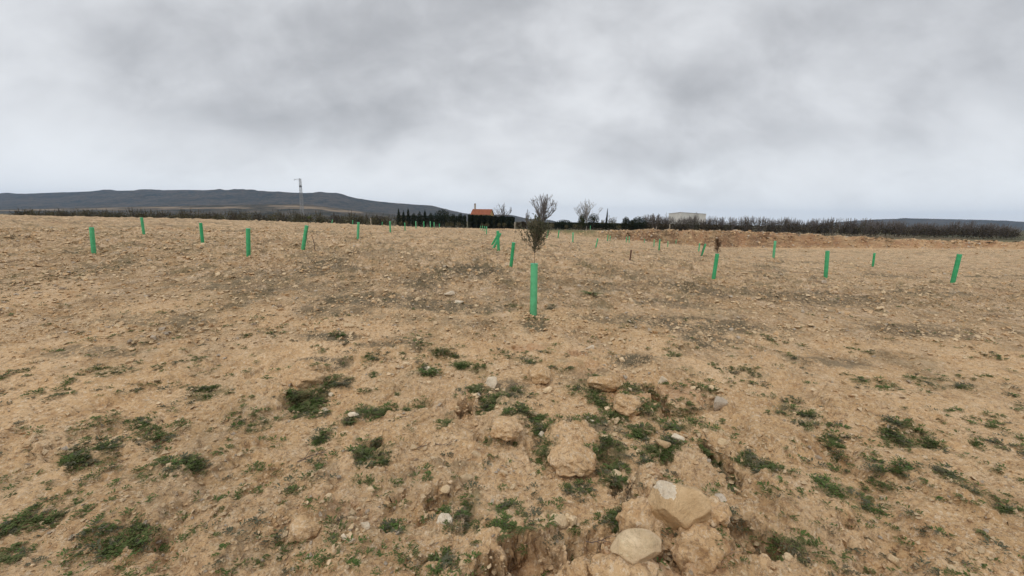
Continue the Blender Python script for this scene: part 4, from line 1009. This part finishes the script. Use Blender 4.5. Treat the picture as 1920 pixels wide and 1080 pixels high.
# crumbs of dug soil heaped against the guards
mp_ = []
for (x, y, z) in MOUNDS:
    for _ in range(46):
        a_ = random.uniform(0, 6.28); r_ = .05 + abs(random.gauss(0, .07)); mp_.append((x + r_ * math.cos(a_), y + r_ * math.sin(a_)))
mp_ = np.array(mp_); scatter_mesh('dug_soil', peb, np.stack([mp_[:, 0], mp_[:, 1], HG(mp_[:, 0], mp_[:, 1]) + .006], -1), RNG.uniform(.010, .032, len(mp_)), [M_CLOD])
# faded brown sleeve and the two sticks
p = G(1181, 488)[0]; t = thing('tree_guard', (p[0], p[1], p[2] - .01), 'faded reddish brown tree sleeve standing alone in the right field', 'tree guard', None, (0, R(4), 0), 20 / (TH * F / p[1]))
obj('sleeve', ME_TR, t); b = Buf(); b.bar((0, 0, .3), (.01, 0, TH + .28), .012, .006, 5); b.bar((.005, 0, TH + .1), (.09, .02, TH + .3), .007, .004, 4); obj('dead_stem', b.me('dead_stem', M_BARK), t)
p = G(591, 471)[0]; k = 30 * p[1] / F; b = Buf(); b.bar((0, 0, -.05), (-.02, 0, k * .55), .011, .010, 6); b.bar((-.02, 0, k * .55), (-.075, 0, k), .010, .006, 6)
tag(obj('stake', b.me('stake', M_DARKTWIG, True), None, p), 'thin dark bare stake right of the leaning guard at the left', 'stake')
t, x, y, z, *_ = guard_anchor['leaning guard with a dark stick beside it, left of the right edge one']
b = Buf(); b.bar((0, 0, -.05), (.22, 0, .95), .016, .012, 6)
tag(obj('stake', b.me('stake', M_DARKTWIG, True), None, (x - .10, y - .1, z)), 'dark slanted stick against the leaning guard at the right', 'stake')

# ------------------------------------------------------------------ SAPLINGS
def sapling(name, loc, H0, H1, width, seed, leaf_mat, nbr, leafn, lean, label, leaf=.036, lw=.0045, thick=.007, start=.10):
    """stem from H0 (inside the guard) up to H1, crown from about 12 cm above the guard's rim"""
    rs = random.Random(seed); b = Buf(); lv, lf = [], []
    top = np.array((lean * (H1 - H0), 0, H1)); base = np.array((0, 0, H0))
    def pt(f): return base + (top - base) * f + np.array((.012 * math.sin(f * 9 + seed), .01 * math.cos(f * 7), 0))
    N = 10
    for k in range(N): b.bar(pt(k / N), pt((k + 1) / N), thick * (1 - .8 * k / N), thick * (1 - .8 * (k + 1) / N), 5)
    def leaves_on(p0, p1, n):
        for _ in range(n):
            f = rs.uniform(.1, 1.02); c = p0 + (p1 - p0) * f; d = (p1 - p0) / max(1e-6, np.linalg.norm(p1 - p0))
            a = rs.uniform(0, 6.283); side = np.array((math.cos(a), math.sin(a), 0)); dd = d * rs.uniform(.5, 1) + side * rs.uniform(.4, .9) + np.array((0, 0, rs.uniform(-.1, .4)))
            dd = dd / np.linalg.norm(dd) * leaf * rs.uniform(.6, 1.2)
            up = np.array((rs.uniform(-1, 1), rs.uniform(-1, 1), 1.)); up /= np.linalg.norm(up)
            vs, fs = leafquad(c, dd, lw * rs.uniform(.8, 1.3), up); n_ = len(lv); lv.extend(vs); lf.extend([tuple(i + n_ for i in q) for q in fs])
    f0 = (TH + start - H0) / (H1 - H0)
    for k in range(nbr):
        f = f0 + (1 - f0) * (k / nbr) ** .9 * .93; p0 = pt(f); a = rs.uniform(0, 6.283)
        g = (f - f0) / (1 - f0)
        L = width * (.45 + .85 * math.sin(min(1, g * 1.9 + .25) * math.pi * .62)) * rs.uniform(.5, 1.1) * (1 - .62 * g)
        el = rs.uniform(.5, 1.05) + .3 * g
        d = np.array((math.cos(a) * math.cos(el), math.sin(a) * math.cos(el), math.sin(el)))
        prev = p0
        for s_ in range(3):
            d = d + np.array((0, 0, .12)); q = prev + d / np.linalg.norm(d) * L / 3
            b.bar(prev, q, thick * .38 * (1 - .25 * s_), thick * .38 * (1 - .25 * (s_ + 1)), 3); leaves_on(prev, q, int(leafn * (1 if s_ else .4)))
            if rs.random() < .75:
                aa = rs.uniform(0, 6.283); dd = d * .6 + np.array((math.cos(aa), math.sin(aa), .1)) * .7; e_ = q + dd / np.linalg.norm(dd) * L * .35
                b.bar(q, e_, thick * .2, thick * .12, 3); leaves_on(q, e_, int(leafn * .8))
            prev = q
    leaves_on(pt(.82), pt(1.0), leafn)
    t = thing(name, loc, label, 'sapling')
    obj('stem', b.me('stem', M_BARK, True), t)
    me = mesh('leaves', np.array(lv), np.array(lf), leaf_mat, False); tag(obj('leaves', me, t), kind='stuff')
    return t
t, x, y, z, sc, *_ = guard_anchor[GUARDS[0][4]]
Hc = (491 - 425) / F * y + TH * sc
s_ = sapling('olive_sapling', (x, y, z), .1, Hc, .31, 5, M_OLIVE, 80, 10, .01, 'bushy dark green olive sapling growing out of the largest tree guard', .036, .0048, .0075)
t, x, y, z, sc, *_ = guard_anchor[GUARDS[5][4]]
sapling('young_sapling', (x + .02, y, z), .1, TH * sc + .36, .19, 9, leaf_material('rusty_leaf', (.15, .085, .05), (.24, .14, .08), (.10, .095, .05), 50, .7, .1), 38, 8, .02, 'small brownish sapling in the guard near the right edge', .032, .005, .010, -.03)
t, x, y, z, sc, *_ = guard_anchor[GUARDS[1][4]]
sapling('young_sapling', (x + .03, y, z), .2, TH * sc + .26, .06, 12, M_BROWNBUSH, 7, 1, .09, 'thin nearly bare sapling in the guard left of the largest', .03, .004, .008)
t, x, y, z, sc, *_ = guard_anchor[GUARDS[6][4]]
sapling('young_sapling', (x + .12, y, z), .2, TH * sc + .14, .10, 14, M_WEED, 9, 4, .16, 'short leafy sapling tip in the leaning guard at the left edge', .035, .006, .008)
t, x, y, z, sc, *_ = guard_anchor['bright green guard standing left under the warehouse']
sapling('young_sapling', (x, y, z), .2, TH * sc + .2, .06, 15, M_BROWNBUSH, 6, 1, .02, 'thin sapling tip above the bright guard under the warehouse', .04, .006, .009)

# ------------------------------------------------------------------ TREES OF THE BACKGROUND
def bare_tree(name, px, ytop, ybase, D, wpx, label, mt, seed, trunkpx=2.5, fork=.25, depth=6, spread=.45, group=None, twigr=.018):
    B = at(px, ybase, D); T = at(px, ytop, D); z0 = HG(B[0], D)[0]; Ht = T[2] - z0; Wd = wpx * D / F
    rs = random.Random(seed); tr = Buf(); cr = Buf()
    hb = Ht * fork; rz = (Ht - hb) / 2; rx = Wd / 2; zc = hb + rz; r0 = trunkpx / 2 * D / F
    def poly(buf, a, c, ra, rb, n=3, sag=.12, sides=3):
        a = np.array(a, float); c = np.array(c, float); L = np.linalg.norm(c - a); prev = a; out_ = [a]
        for k in range(n):
            f = (k + 1) / n; q = a + (c - a) * f + np.array((rs.gauss(0, .03) * L, rs.gauss(0, .03) * L, -sag * L * math.sin(f * math.pi)))
            buf.bar(prev, q, ra + (rb - ra) * k / n, ra + (rb - ra) * f, sides); prev = q; out_.append(q)
        return out_
    tp = poly(tr, (0, 0, -.1), (rx * .06, 0, Ht * .62), r0, r0 * .35, 6, 0, 6)
    nl = max(5, int(depth * 2.4)); centre = np.array((0, 0, hb))
    for k in range(nl):
        a = rs.uniform(0, 6.283) if k else 0; g = rs.uniform(-.15, 1) if k else 1.0
        tgt = np.array((math.cos(a) * rx * math.sqrt(max(0, 1 - g * g)) * .85, math.sin(a) * rx * math.sqrt(max(0, 1 - g * g)) * .85, zc + g * rz * .86))
        st = tp[min(len(tp) - 1, 1 + int(rs.random() * 3.2 + (g > .5) * 1.5))]
        if st[2] > tgt[2]: st = tp[1]
        l1 = poly(cr, st, tgt, r0 * .42, twigr * 1.2, 5, .14 if g < .7 else .02, 4)
        for _ in range(int(depth * 1.6)):
            q = l1[rs.randint(1, 5)]; w = (q - centre) / max(1e-3, np.linalg.norm(q - centre)); dd = w * .7 + np.array((rs.gauss(0, spread), rs.gauss(0, spread), rs.uniform(.1, .8))); dd /= np.linalg.norm(dd)
            l2 = poly(cr, q, q + dd * rz * rs.uniform(.3, .62), twigr * 1.5, twigr * .7, 3, .05)
            for _ in range(5):
                q2 = l2[rs.randint(1, 3)]; d3 = dd * .8 + np.array((rs.gauss(0, .4), rs.gauss(0, .4), rs.uniform(0, .5))); d3 /= np.linalg.norm(d3)
                e3 = q2 + d3 * rz * rs.uniform(.14, .34)
                rel = (e3 - np.array((0, 0, zc))) / np.array((rx, rx, rz)); L_ = np.linalg.norm(rel)
                if L_ > 1.08: e3 = np.array((0, 0, zc)) + rel / L_ * 1.08 * np.array((rx, rx, rz))
                cr.bar(q2, e3, twigr * .7, twigr * .4, 3)
    t = thing(name, (B[0], D, z0), label, 'tree', group)
    obj('trunk', tr.me('trunk', mt, True), t)
    obj('crown', cr.me('crown', mt, False), t)
    return t
def cloud_leaves(fn, n, size, seed):
    """fn(rs, n) -> points; small random triangles and quads at them"""
    rs = np.random.RandomState(seed); P_ = fn(rs, n); n = len(P_)
    a = rs.normal(size=(n, 3)); a /= np.linalg.norm(a, axis=1, keepdims=True); b_ = np.cross(a, rs.normal(size=(n, 3))); b_ /= np.linalg.norm(b_, axis=1, keepdims=True)
    s1 = size * rs.uniform(.5, 1.3, n)[:, None]; s2 = size * rs.uniform(.4, 1.0, n)[:, None]
    V = np.stack([P_ - a * s1, P_ + b_ * s2, P_ + a * s1, P_ - b_ * s2], 1).reshape(-1, 3)
    return V, (np.arange(n)[:, None] * 4 + np.arange(4)[None, :])
def ell(rs, n, rx, ry, rz, zc, lump=.28, seed=0, cone=0.0):
    u_ = rs.normal(size=(n, 3)); u_ /= np.linalg.norm(u_, axis=1, keepdims=True)
    k = rs.rand(n) ** .38; lum = 1 + lump * noise3(u_, 2.2, seed + 3) + lump * .5 * noise3(u_, 6, seed + 4)
    p_ = u_ * (k * lum)[:, None]; z = p_[:, 2].copy()
    if cone: w = np.clip(1 - cone * (z + 1) / 2, .04, 1); p_[:, 0] *= w; p_[:, 1] *= w
    return p_ * np.array((rx, ry, rz)) + np.array((0, 0, zc))
def crown_tree(name, px, ytop, ybase, D, wpx, label, cat, mt, seed, cone=0., n=1400, leaf=.13, group=None, low=.04, lump=.3, twigs=0, twigmat=None):
    T = at(px, ytop, D); B = at(px, ybase, D); z0 = HG(B[0], D)[0]; Ht = max(T[2] - z0, .5); Wd = wpx * D / F / 2
    zb = Ht * low; rz = (Ht - zb) / 2 * .97
    V, Fc = cloud_leaves(lambda rs, k: ell(rs, k, Wd, Wd * .9, rz, zb + rz, lump, seed, cone), n, leaf * D / 130, seed)
    t = thing(name, (B[0], D, z0), label, cat, group)
    b = Buf(); b.bar((0, 0, -.1), (0, 0, Ht * .6), .05 * Ht * .5, .02 * Ht * .5, 5)
    rs = random.Random(seed)
    for _ in range(5):
        a = rs.uniform(0, 6.28); z_ = Ht * rs.uniform(.12, .5); b.bar((0, 0, z_), (math.cos(a) * Wd * .6, math.sin(a) * Wd * .6, z_ + Ht * .2), .02 * Ht * .5, .01, 4)
    obj('trunk', b.me('trunk', M_BARK, True), t)
    c = obj('crown', mesh('crown', V, Fc, mt, False), t)
    if twigs:
        tb = Buf()
        for _ in range(twigs):
            a = rs.uniform(0, 6.28); r_ = rs.random() ** .5 * Wd; x_, y_ = math.cos(a) * r_, math.sin(a) * r_
            top = Ht * rs.uniform(.85, 1.22); tb.bar((x_ * .4, y_ * .4, Ht * .2), (x_, y_, top), .045, .03, 3)
            tb.bar((x_ * .8, y_ * .8, top * .7), (x_ + rs.uniform(-.5, .5), y_, top * .95), .035, .025, 3)
        obj('twigs', tb.me('twigs', twigmat or M_GREYTREE), t)
    return t
ORD = ['first','second','third','fourth','fifth','sixth','seventh','eighth','ninth','tenth','eleventh','twelfth','thirteenth','fourteenth','fifteenth','sixteenth','seventeenth','eighteenth','nineteenth','twentieth']
def order(px, p0, step):
    n = int(abs(px - p0) / step); o_ = ORD[n] if n < 20 else ('twenty-' + ORD[n - 20] if n < 29 else 'thirtieth' if n == 29 else 'thirty-' + ORD[n - 30] if n < 39 else 'fortieth' if n == 39 else 'forty-' + ORD[min(n - 40, 8)]); return o_, ('right' if px > p0 else 'left')
D = 130
# scrub and orchard band at the left, behind the crest
k = 0; gr = 'brown orchard shrubs behind the left crest'
for px in np.arange(40, 748, 15.0):
    x_ = px + random.uniform(-5, 5)
    yt = 400 + random.uniform(-4, 3) + (px - 560) * .012 if px < 745 else 403
    crown_tree('orchard_shrub', x_, yt, 424, D + random.uniform(-10, 14), random.uniform(22, 30), 'brown-olive orchard shrub behind the left crest, %s one to the %s of the pylon' % order(px, 562, 15.0), 'shrub', M_OLIVEBUSH if k % 3 else M_BROWNBUSH, 1000 + k, 0, 700, .15, gr, .02, .35, 10, M_BROWNBUSH); k += 1
# dark hedge of conifers
CY = [(748,390,10,'first thin cypress at the left end of the dark conifer hedge'),(757,394,9,'second cypress from the left end of the dark conifer hedge'),(766,389,9,'third and tallest thin cypress near the hedge left end'),
      (776,398,12,'low dark conifer right of the three thin cypresses'),(787,396,13,'dark conifer in the left hedge, rounded top'),(797,392,10,'slim cypress in the middle of the left hedge'),(808,398,14,'broad dark conifer left of the domed pine'),
      (850,399,15,'dark conifer right of the domed pine'),(863,398,14,'dark conifer left of the hedge gap'),(872,402,8,'narrow dark conifer at the hedge gap')]
for i, (px, yt, w, lab) in enumerate(CY):
    crown_tree('cypress_tree', px, yt, 424, D - 6 + i % 3 * 3, w, lab, 'cypress', M_EVER, 1200 + i, .62 if w < 11 else .35, 1100, .13, 'dark conifers left of the house', .02, .2)
crown_tree('pine_tree', 829, 391, 424, D + 6, 36, 'broad domed dark pine between the cypresses and the house', 'pine', M_EVER, 1220, .1, 2400, .15, None, .1, .3)
def hedge(name, x0, x1, yt0, yt1, D, depth, n, label, mt, seed, leaf=.13, rag=.35):
    A = at(x0, yt0, D); B = at(x1, yt1, D); L = B[0] - A[0]; zb = HG((A[0] + B[0]) / 2, D)[0]
    def fn(rs, k):
        u_ = rs.rand(k); x_ = A[0] + u_ * L; top = A[2] + (B[2] - A[2]) * u_ + rag * gn(x_ * .8, x_ * 0, seed) + rag * .5 * gn(x_ * 3, x_ * 0, seed + 1)
        v_ = rs.rand(k) ** .6; y_ = (rs.rand(k) - .5) * depth
        return np.stack([x_ - (A[0] + B[0]) / 2, y_, (top - zb) * v_], -1)
    V, Fc = cloud_leaves(fn, n, leaf, seed)
    t = thing(name, ((A[0] + B[0]) / 2, D, zb), label, 'hedge')
    obj('foliage', mesh('foliage', V, Fc, mt, False), t)
    b = Buf()
    for i in range(int(abs(L) / 1.2)):
        x_ = -L / 2 + i * 1.2 + .4; b.bar((x_, 0, -.1), (x_ + .1, 0, 1.4), .06, .03, 4)
    obj('stems', b.me('stems', M_BARK), t)
hedge('conifer_hedge', 745, 874, 404, 405, D + 2, 2.5, 9000, 'dark ragged conifer hedge along the left field edge', M_EVER, 1301, .15, .45)
hedge('cypress_hedge', 878, 965, 403, 407, D - 4, 2.2, 19000, 'tall black-green cypress hedge in front of the orange house', M_EVER, 1303, .18, .35)
for i, (px, yt, lab) in enumerate([(881,401,'pointed hedge cypress left of the orange house'),(893,402.5,'pointed hedge cypress below the chimney'),(903,403.5,'pointed hedge cypress before the middle of the house'),(914,404,'pointed hedge cypress before the right of the house'),
                                   (926,404,'pointed hedge cypress right of the house'),(938,405,'pointed hedge cypress under the left bare tree'),(950,406,'pointed hedge cypress right of the left bare tree'),(960,407,'last pointed cypress at the right end of the tall hedge')]):
    crown_tree('cypress_tree', px, yt, 428, D - 6, 9, lab, 'cypress', M_EVER, 1320 + i, .5, 700, .13, 'cypresses of the hedge before the house', .02, .2)
hedge('low_hedge', 968, 1045, 416, 418, D + 4, 2.4, 5200, 'low dark brown hedge under the big bare tree', M_BROWNBUSH, 1305, .15, .35)
hedge('clipped_hedge', 1040, 1186, 417, 420, D - 2, 2.2, 12000, 'long black-green clipped hedge right of the big bare tree', M_EVER, 1307, .13, .12)
hedge('scrub_hedge', 1180, 1405, 419, 424, D - 4, 4.0, 11000, 'brown twiggy scrub hedge in front of the warehouse', M_BROWNBUSH, 1309, .16, .5)
# lone trees
bare_tree('bare_tree', 943, 385, 426, D + 30, 34, 'leafless rounded grey tree just right of the orange house', M_GREYTREE, 21, 3, depth=6, spread=.42, twigr=.032)
bare_tree('bare_tree', 1018, 369.5, 430, D + 4, 46, 'tallest leafless tree, behind the central sapling', leaf_material('light_grey_twig', (.19, .165, .15), (.27, .24, .22), (.15, .13, .12), 3, .9, 0), 23, 6, depth=8, spread=.38, twigr=.038)
bare_tree('bare_tree', 1098, 379, 432, D + 16, 52, 'pale-barked leafless tree above two evergreens', M_PALETREE, 27, 3, depth=7, spread=.5, twigr=.026)
bare_tree('bare_tree', 988, 397, 428, D, 9, 'narrow leafless pole-like tree left of the tallest bare tree', M_GREYTREE, 29, 2.2, depth=4, spread=.16, twigr=.02)
bare_tree('bare_tree', 1222, 404, 434, D + 8, 34, 'greyish leafless tree left of the warehouse', M_GREYTREE, 31, 3, depth=6, spread=.5, twigr=.034)
bare_tree('bare_tree', 1247, 402, 434, D, 12, 'slim leafless tree touching the warehouse left corner', M_PALETREE, 33, 2, depth=4, spread=.3, twigr=.02)
bare_tree('bare_tree', 1302, 399, 436, D + 3, 12, 'slim leafless shoots in front of the warehouse right half', M_GREYTREE, 35, 1.6, depth=4, spread=.25, twigr=.016)
bare_tree('bare_tree', 1350, 409, 438, D, 22, 'low leafless tree at the right edge', M_GREYTREE, 37, 2.4, depth=5, spread=.5, twigr=.034)
crown_tree('evergreen_tree', 1057, 411, 432, D + 10, 34, 'low domed dark evergreen left of the pale bare tree', 'tree', M_EVER, 1401, 0, 2000, .15, None, .05, .2)
crown_tree('evergreen_tree', 1090, 401, 432, D - 4, 20, 'yellow-green conical evergreen under the pale bare tree', 'tree', M_EVER2, 1403, .45, 1300, .14, None, .05, .25)
crown_tree('evergreen_tree', 1112, 399, 432, D - 4, 23, 'dark square-topped evergreen under the pale bare tree', 'tree', M_EVER, 1405, .05, 1500, .14, None, .05, .25)
t = crown_tree('cypress_tree', 1135.5, 389.5, 433, D, 6.5, 'tall single needle-thin cypress right of the pale bare tree', 'cypress', M_EVER, 1407, .9, 1100, .12, None, .02, .1)
t.rotation_euler = (0, R(2.5), 0)
crown_tree('olive_tree', 1147, 407, 433, D + 4, 18, 'small greyish olive tree right of the needle-thin cypress', 'tree', M_OLIVEBUSH, 1409, 0, 700, .13, None, .1, .4, 6)
crown_tree('olive_tree', 1129, 411, 433, D + 3, 12, 'small dark olive bush left of the needle-thin cypress', 'tree', M_OLIVEBUSH, 1411, 0, 500, .13, None, .1, .4)
crown_tree('evergreen_tree', 1173, 406, 434, D - 7, 17, 'dark evergreen at the right end of the clipped hedge', 'tree', M_EVER, 1413, .05, 1700, .14, None, .05, .3)
crown_tree('evergreen_tree', 1184, 411, 434, D - 5, 13, 'small evergreen between two rounder ones right of the hedge', 'tree', M_EVER2, 1415, .2, 900, .14, None, .05, .3)
crown_tree('evergreen_tree', 1196, 405.5, 434, D - 7, 30, 'broad rounded evergreen left of the brown scrub', 'tree', M_EVER, 1417, .0, 2800, .14, None, .05, .3)
for i, px in enumerate(np.arange(1212, 1900, 14.0)):
    crown_tree('scrub_bush', px + random.uniform(-4, 4), 410 + random.uniform(-4.5, 5) + (px - 1212) * .02, 438, D - 4 + random.uniform(-6, 8), random.uniform(20, 28), 'brown twiggy scrub bush, %s one to the %s of the warehouse left corner' % order(px, 1254, 14.0), 'bush',
               M_BROWNBUSH, 1500 + i, 0, 600, .15, 'scrub bushes along the top of the right bank', .02, .4, 40, M_GREYTREE)
# young olive trees of the orchard behind the field edge
for i, px in enumerate([752,762,838,847,861,904,913,935,945,1005,1034,1062,1078,1088,1160]):
    crown_tree('olive_tree', px, 414.5 + (px - 750) * .018 + random.uniform(-1, 1.5), 430, 100 + random.uniform(-4, 6), random.uniform(7, 10), 'small pale olive tree before the dark hedges, %s from the left' % ORD[i], 'tree', M_OLIVEBUSH, 1700 + i, 0, 240, .10, 'small olive trees before the hedges', .35, .35)

# ------------------------------------------------------------------ BUILDINGS, PYLON, POSTS
def house():
    Dh = 210; A = at(886, 402, Dh); B = at(923, 404, Dh); w = B[0] - A[0]; zb = -1.5
    ev = at(905, 402.0, Dh)[2]; rg = at(905, 392.2, Dh)[2]; dp = 6.5
    t = thing('house', ((A[0] + B[0]) / 2, Dh, zb), 'orange house with clay tile roof and chimney behind the tall cypress hedge', 'house', None, (0, 0, R(-14)))
    b = Buf(); hw = w / 2 * .97; h = ev - zb; r = rg - zb
    b.add([(-hw,-dp/2,0),(hw,-dp/2,0),(hw,dp/2,0),(-hw,dp/2,0),(-hw,-dp/2,h),(hw,-dp/2,h),(hw,dp/2,h),(-hw,dp/2,h),(-hw,0,r-.12),(hw,0,r-.12)],
          [(0,1,5,4),(1,2,6,9,5),(2,3,7,6),(3,0,4,8,7)])
    obj('wall', b.me('wall', M_WALL_O), t)
    b = Buf(); o = .35; th = .12; n = 30
    for sg in (-1, 1):
        for k in range(n):
            x0 = -hw - o + (2 * hw + 2 * o) * k / n; x1 = x0 + (2 * hw + 2 * o) / n; up = .05 * (k % 2)
            ye = sg * (dp / 2 + .4); ze = h - .15
            P_ = [(x0, 0, r + up), (x1, 0, r + up), (x1, ye, ze + up), (x0, ye, ze + up), (x0, 0, r - th), (x1, 0, r - th), (x1, ye, ze - th), (x0, ye, ze - th)]
            b.add(P_, [(0,1,2,3),(4,7,6,5),(0,4,5,1),(1,5,6,2),(2,6,7,3),(3,7,4,0)])
    rf = obj('roof', b.me('roof', M_ROOF), t)
    b = Buf(); b.box(-.35, .35, -.3, .3, 0, 2.9); b.box(-.45, .45, -.4, .4, 2.9, 3.05); b.box(-.3, .3, -.25, .25, 3.05, 3.35)
    obj('chimney', b.me('chimney', M_CONC), rf, (-hw + .9, 0, r - .6))
    for x_ in (-hw * .5, 0, hw * .5):
        b = Buf(); b.box(-.5, .5, -.04, .04, -.6, .6); wf = obj('window', b.me('window', M_WH2), t, (x_, -dp / 2 - .03, h - 1.3))
        b = Buf(); b.box(-.42, .42, -.02, .02, -.52, .52); obj('pane', b.me('pane', M_DARK), wf, (0, -.05, 0))
house()
def warehouse():
    Dw = 250; C = at(1276, 397.6, Dw); z0 = -1.5; H = C[2] - z0
    Lp = at(1254, 401.0, Dw + 38); Rp = at(1324, 402.2, Dw + 30)
    t = thing('warehouse', (C[0], Dw, z0), 'plain beige-grey box warehouse above the scrub at the right', 'warehouse')
    a = np.array((Lp[0] - C[0], 38.0)); c = np.array((Rp[0] - C[0], 30.0)); d = a + c
    def wall(p_, q_, name, n):
        for k in range(n):
            u0 = p_ + (q_ - p_) * k / n; u1 = p_ + (q_ - p_) * (k + 1) / n; e_ = (u1 - u0) / np.linalg.norm(u1 - u0) * .04; nrm = np.array((e_[1], -e_[0])) / .04 * .12
            u0 = u0 + e_; u1 = u1 - e_
            V = [(*u0, 0), (*u1, 0), (*(u1 - nrm), 0), (*(u0 - nrm), 0), (*u0, H - .3), (*u1, H - .3), (*(u1 - nrm), H - .3), (*(u0 - nrm), H - .3)]
            b = Buf(); b.add(V, [(0,3,2,1),(4,5,6,7),(0,1,5,4),(1,2,6,5),(2,3,7,6),(3,0,4,7)]); obj('wall_panel', b.me('wall_panel', M_WH), t)
    z = np.zeros(2)
    wall(a, z, 'left', 4); wall(z, c, 'right', 8); wall(c, d, 'back', 4); wall(d, a, 'rear', 8)
    k = .985; cen = d / 2
    def sh(p_, f): return cen + (p_ - cen) * f
    b = Buf(); q = [sh(p_, k) for p_ in (z, c, d, a)]
    b.add([(*p_, 0) for p_ in q] + [(*p_, H - .32) for p_ in q], [(0,1,5,4),(1,2,6,5),(2,3,7,6),(3,0,4,7),(4,5,6,7)]); obj('core', b.me('core', M_WH2), t)
    b = Buf(); q = [sh(p_, 1.012) for p_ in (z, c, d, a)]
    b.add([(*p_, H - .29) for p_ in q] + [(*p_, H) for p_ in q], [(0,1,5,4),(1,2,6,5),(2,3,7,6),(3,0,4,7),(4,5,6,7),(3,2,1,0)]); obj('roof_edge', b.me('roof_edge', M_WH2), t)
warehouse()
def pylon():
    Dp = 190; T = at(562.5, 335, Dp); z0 = -1.2; H = T[2] - z0
    t = thing('pylon', (T[0], Dp, z0), 'grey lattice power pylon at the left edge before the hills', 'pylon')
    w0, w1 = .66, .34
    def cor(s1, s2, f): w = w0 + (w1 - w0) * min(1, f * 1.15); return np.array((s1 * w, s2 * w, H * f))
    for a in (-1, 1):
        for c in (-1, 1):
            b = Buf(); b.bar(cor(a, c, 0), cor(a, c, 1), .07, .045, 4); obj('leg', b.me('leg', M_STEEL), t)
    b = Buf(); n = 16
    for k in range(n):
        f0, f1 = k / n, (k + 1) / n; cs = [(-1, -1), (1, -1), (1, 1), (-1, 1)]
        for i in range(4):
            p_, q_ = cs[i], cs[(i + 1) % 4]
            b.bar(cor(*p_, f0), cor(*q_, f1), .038, n=3); b.bar(cor(*q_, f0), cor(*p_, f1), .038, n=3); b.bar(cor(*p_, f1), cor(*q_, f1), .045, n=3)
    obj('lattice', b.me('lattice', M_STEEL), t)
    for f, L in ((.985, 2.6),):
        b = Buf()
        for s_ in (-1, 1):
            if s_ > 0: continue
            b.bar((0, 0, H * f + .25), (s_ * L, 0, H * f), .05, n=4); b.bar((0, 0, H * f - .35), (s_ * L, 0, H * f), .05, n=4)
        a_ = obj('cross_arm', b.me('cross_arm', M_STEEL), t)
        b = Buf(); b.bar((-L, 0, H * f), (-L, 0, H * f - .6), .07, n=6); obj('insulator', b.me('insulator', M_DARK), a_)
    b = Buf(); b.box(-.36, .36, -.34, .34, H * .81, H * .85); obj('transformer_box', b.me('transformer_box', M_DARK), t)
pylon()
for (px, yt, yb, w, lab) in [(965, 417, 431, 1.6, 'tan concrete post at the right end of the tall cypress hedge'), (1100, 424, 434, .7, 'thin pale post before the clipped hedge'), (1256, 421, 437, 1.6, 'pale concrete post on the bank under the warehouse left corner'),
                             (1231, 425, 437, 1.0, 'slim pale post on the bank, right of its neighbour'), (1225, 426, 437, 1.0, 'slim pale post on the bank, left of its neighbour'), (695, 409, 418, 1.0, 'small whitish post on the crest of the left field')]:
    Dd = 60 if px == 695 else 118; A = at(px, yt, Dd); z0 = HG(A[0], Dd)[0]; r_ = w / 2 * Dd / F; h = max(A[2] - z0, .6)
    b = Buf(); b.box(-r_, r_, -r_, r_, -.1, h); b.add([(-r_*1.15,-r_*1.15,h+.002),(r_*1.15,-r_*1.15,h+.002),(r_*1.15,r_*1.15,h+.002),(-r_*1.15,r_*1.15,h+.002),(0,0,h+r_*.8)],[(0,1,4),(1,2,4),(2,3,4),(3,0,4),(3,2,1,0)])
    tag(obj('concrete_post', b.me('concrete_post', M_CONC), None, (A[0], Dd, z0)), lab, 'post')

# ------------------------------------------------------------------ HAZE
def haze():
    b = Buf(); b.box(-9500, 9500, -60, 9600, -60, 330)
    m_ = bpy.data.materials.new('haze'); m_.use_nodes = True; n, l = m_.node_tree.nodes, m_.node_tree.links; n.clear()
    o = n.new('ShaderNodeOutputMaterial'); v_ = n.new('ShaderNodeVolumePrincipled'); v_.inputs['Density'].default_value = .00005
    v_.inputs['Color'].default_value = (.42, .66, 1.0, 1); l.new(v_.outputs[0], o.inputs['Volume'])
    tag(obj('haze', b.me('haze', m_)), kind='stuff')
HAZE = True
if HAZE: haze()
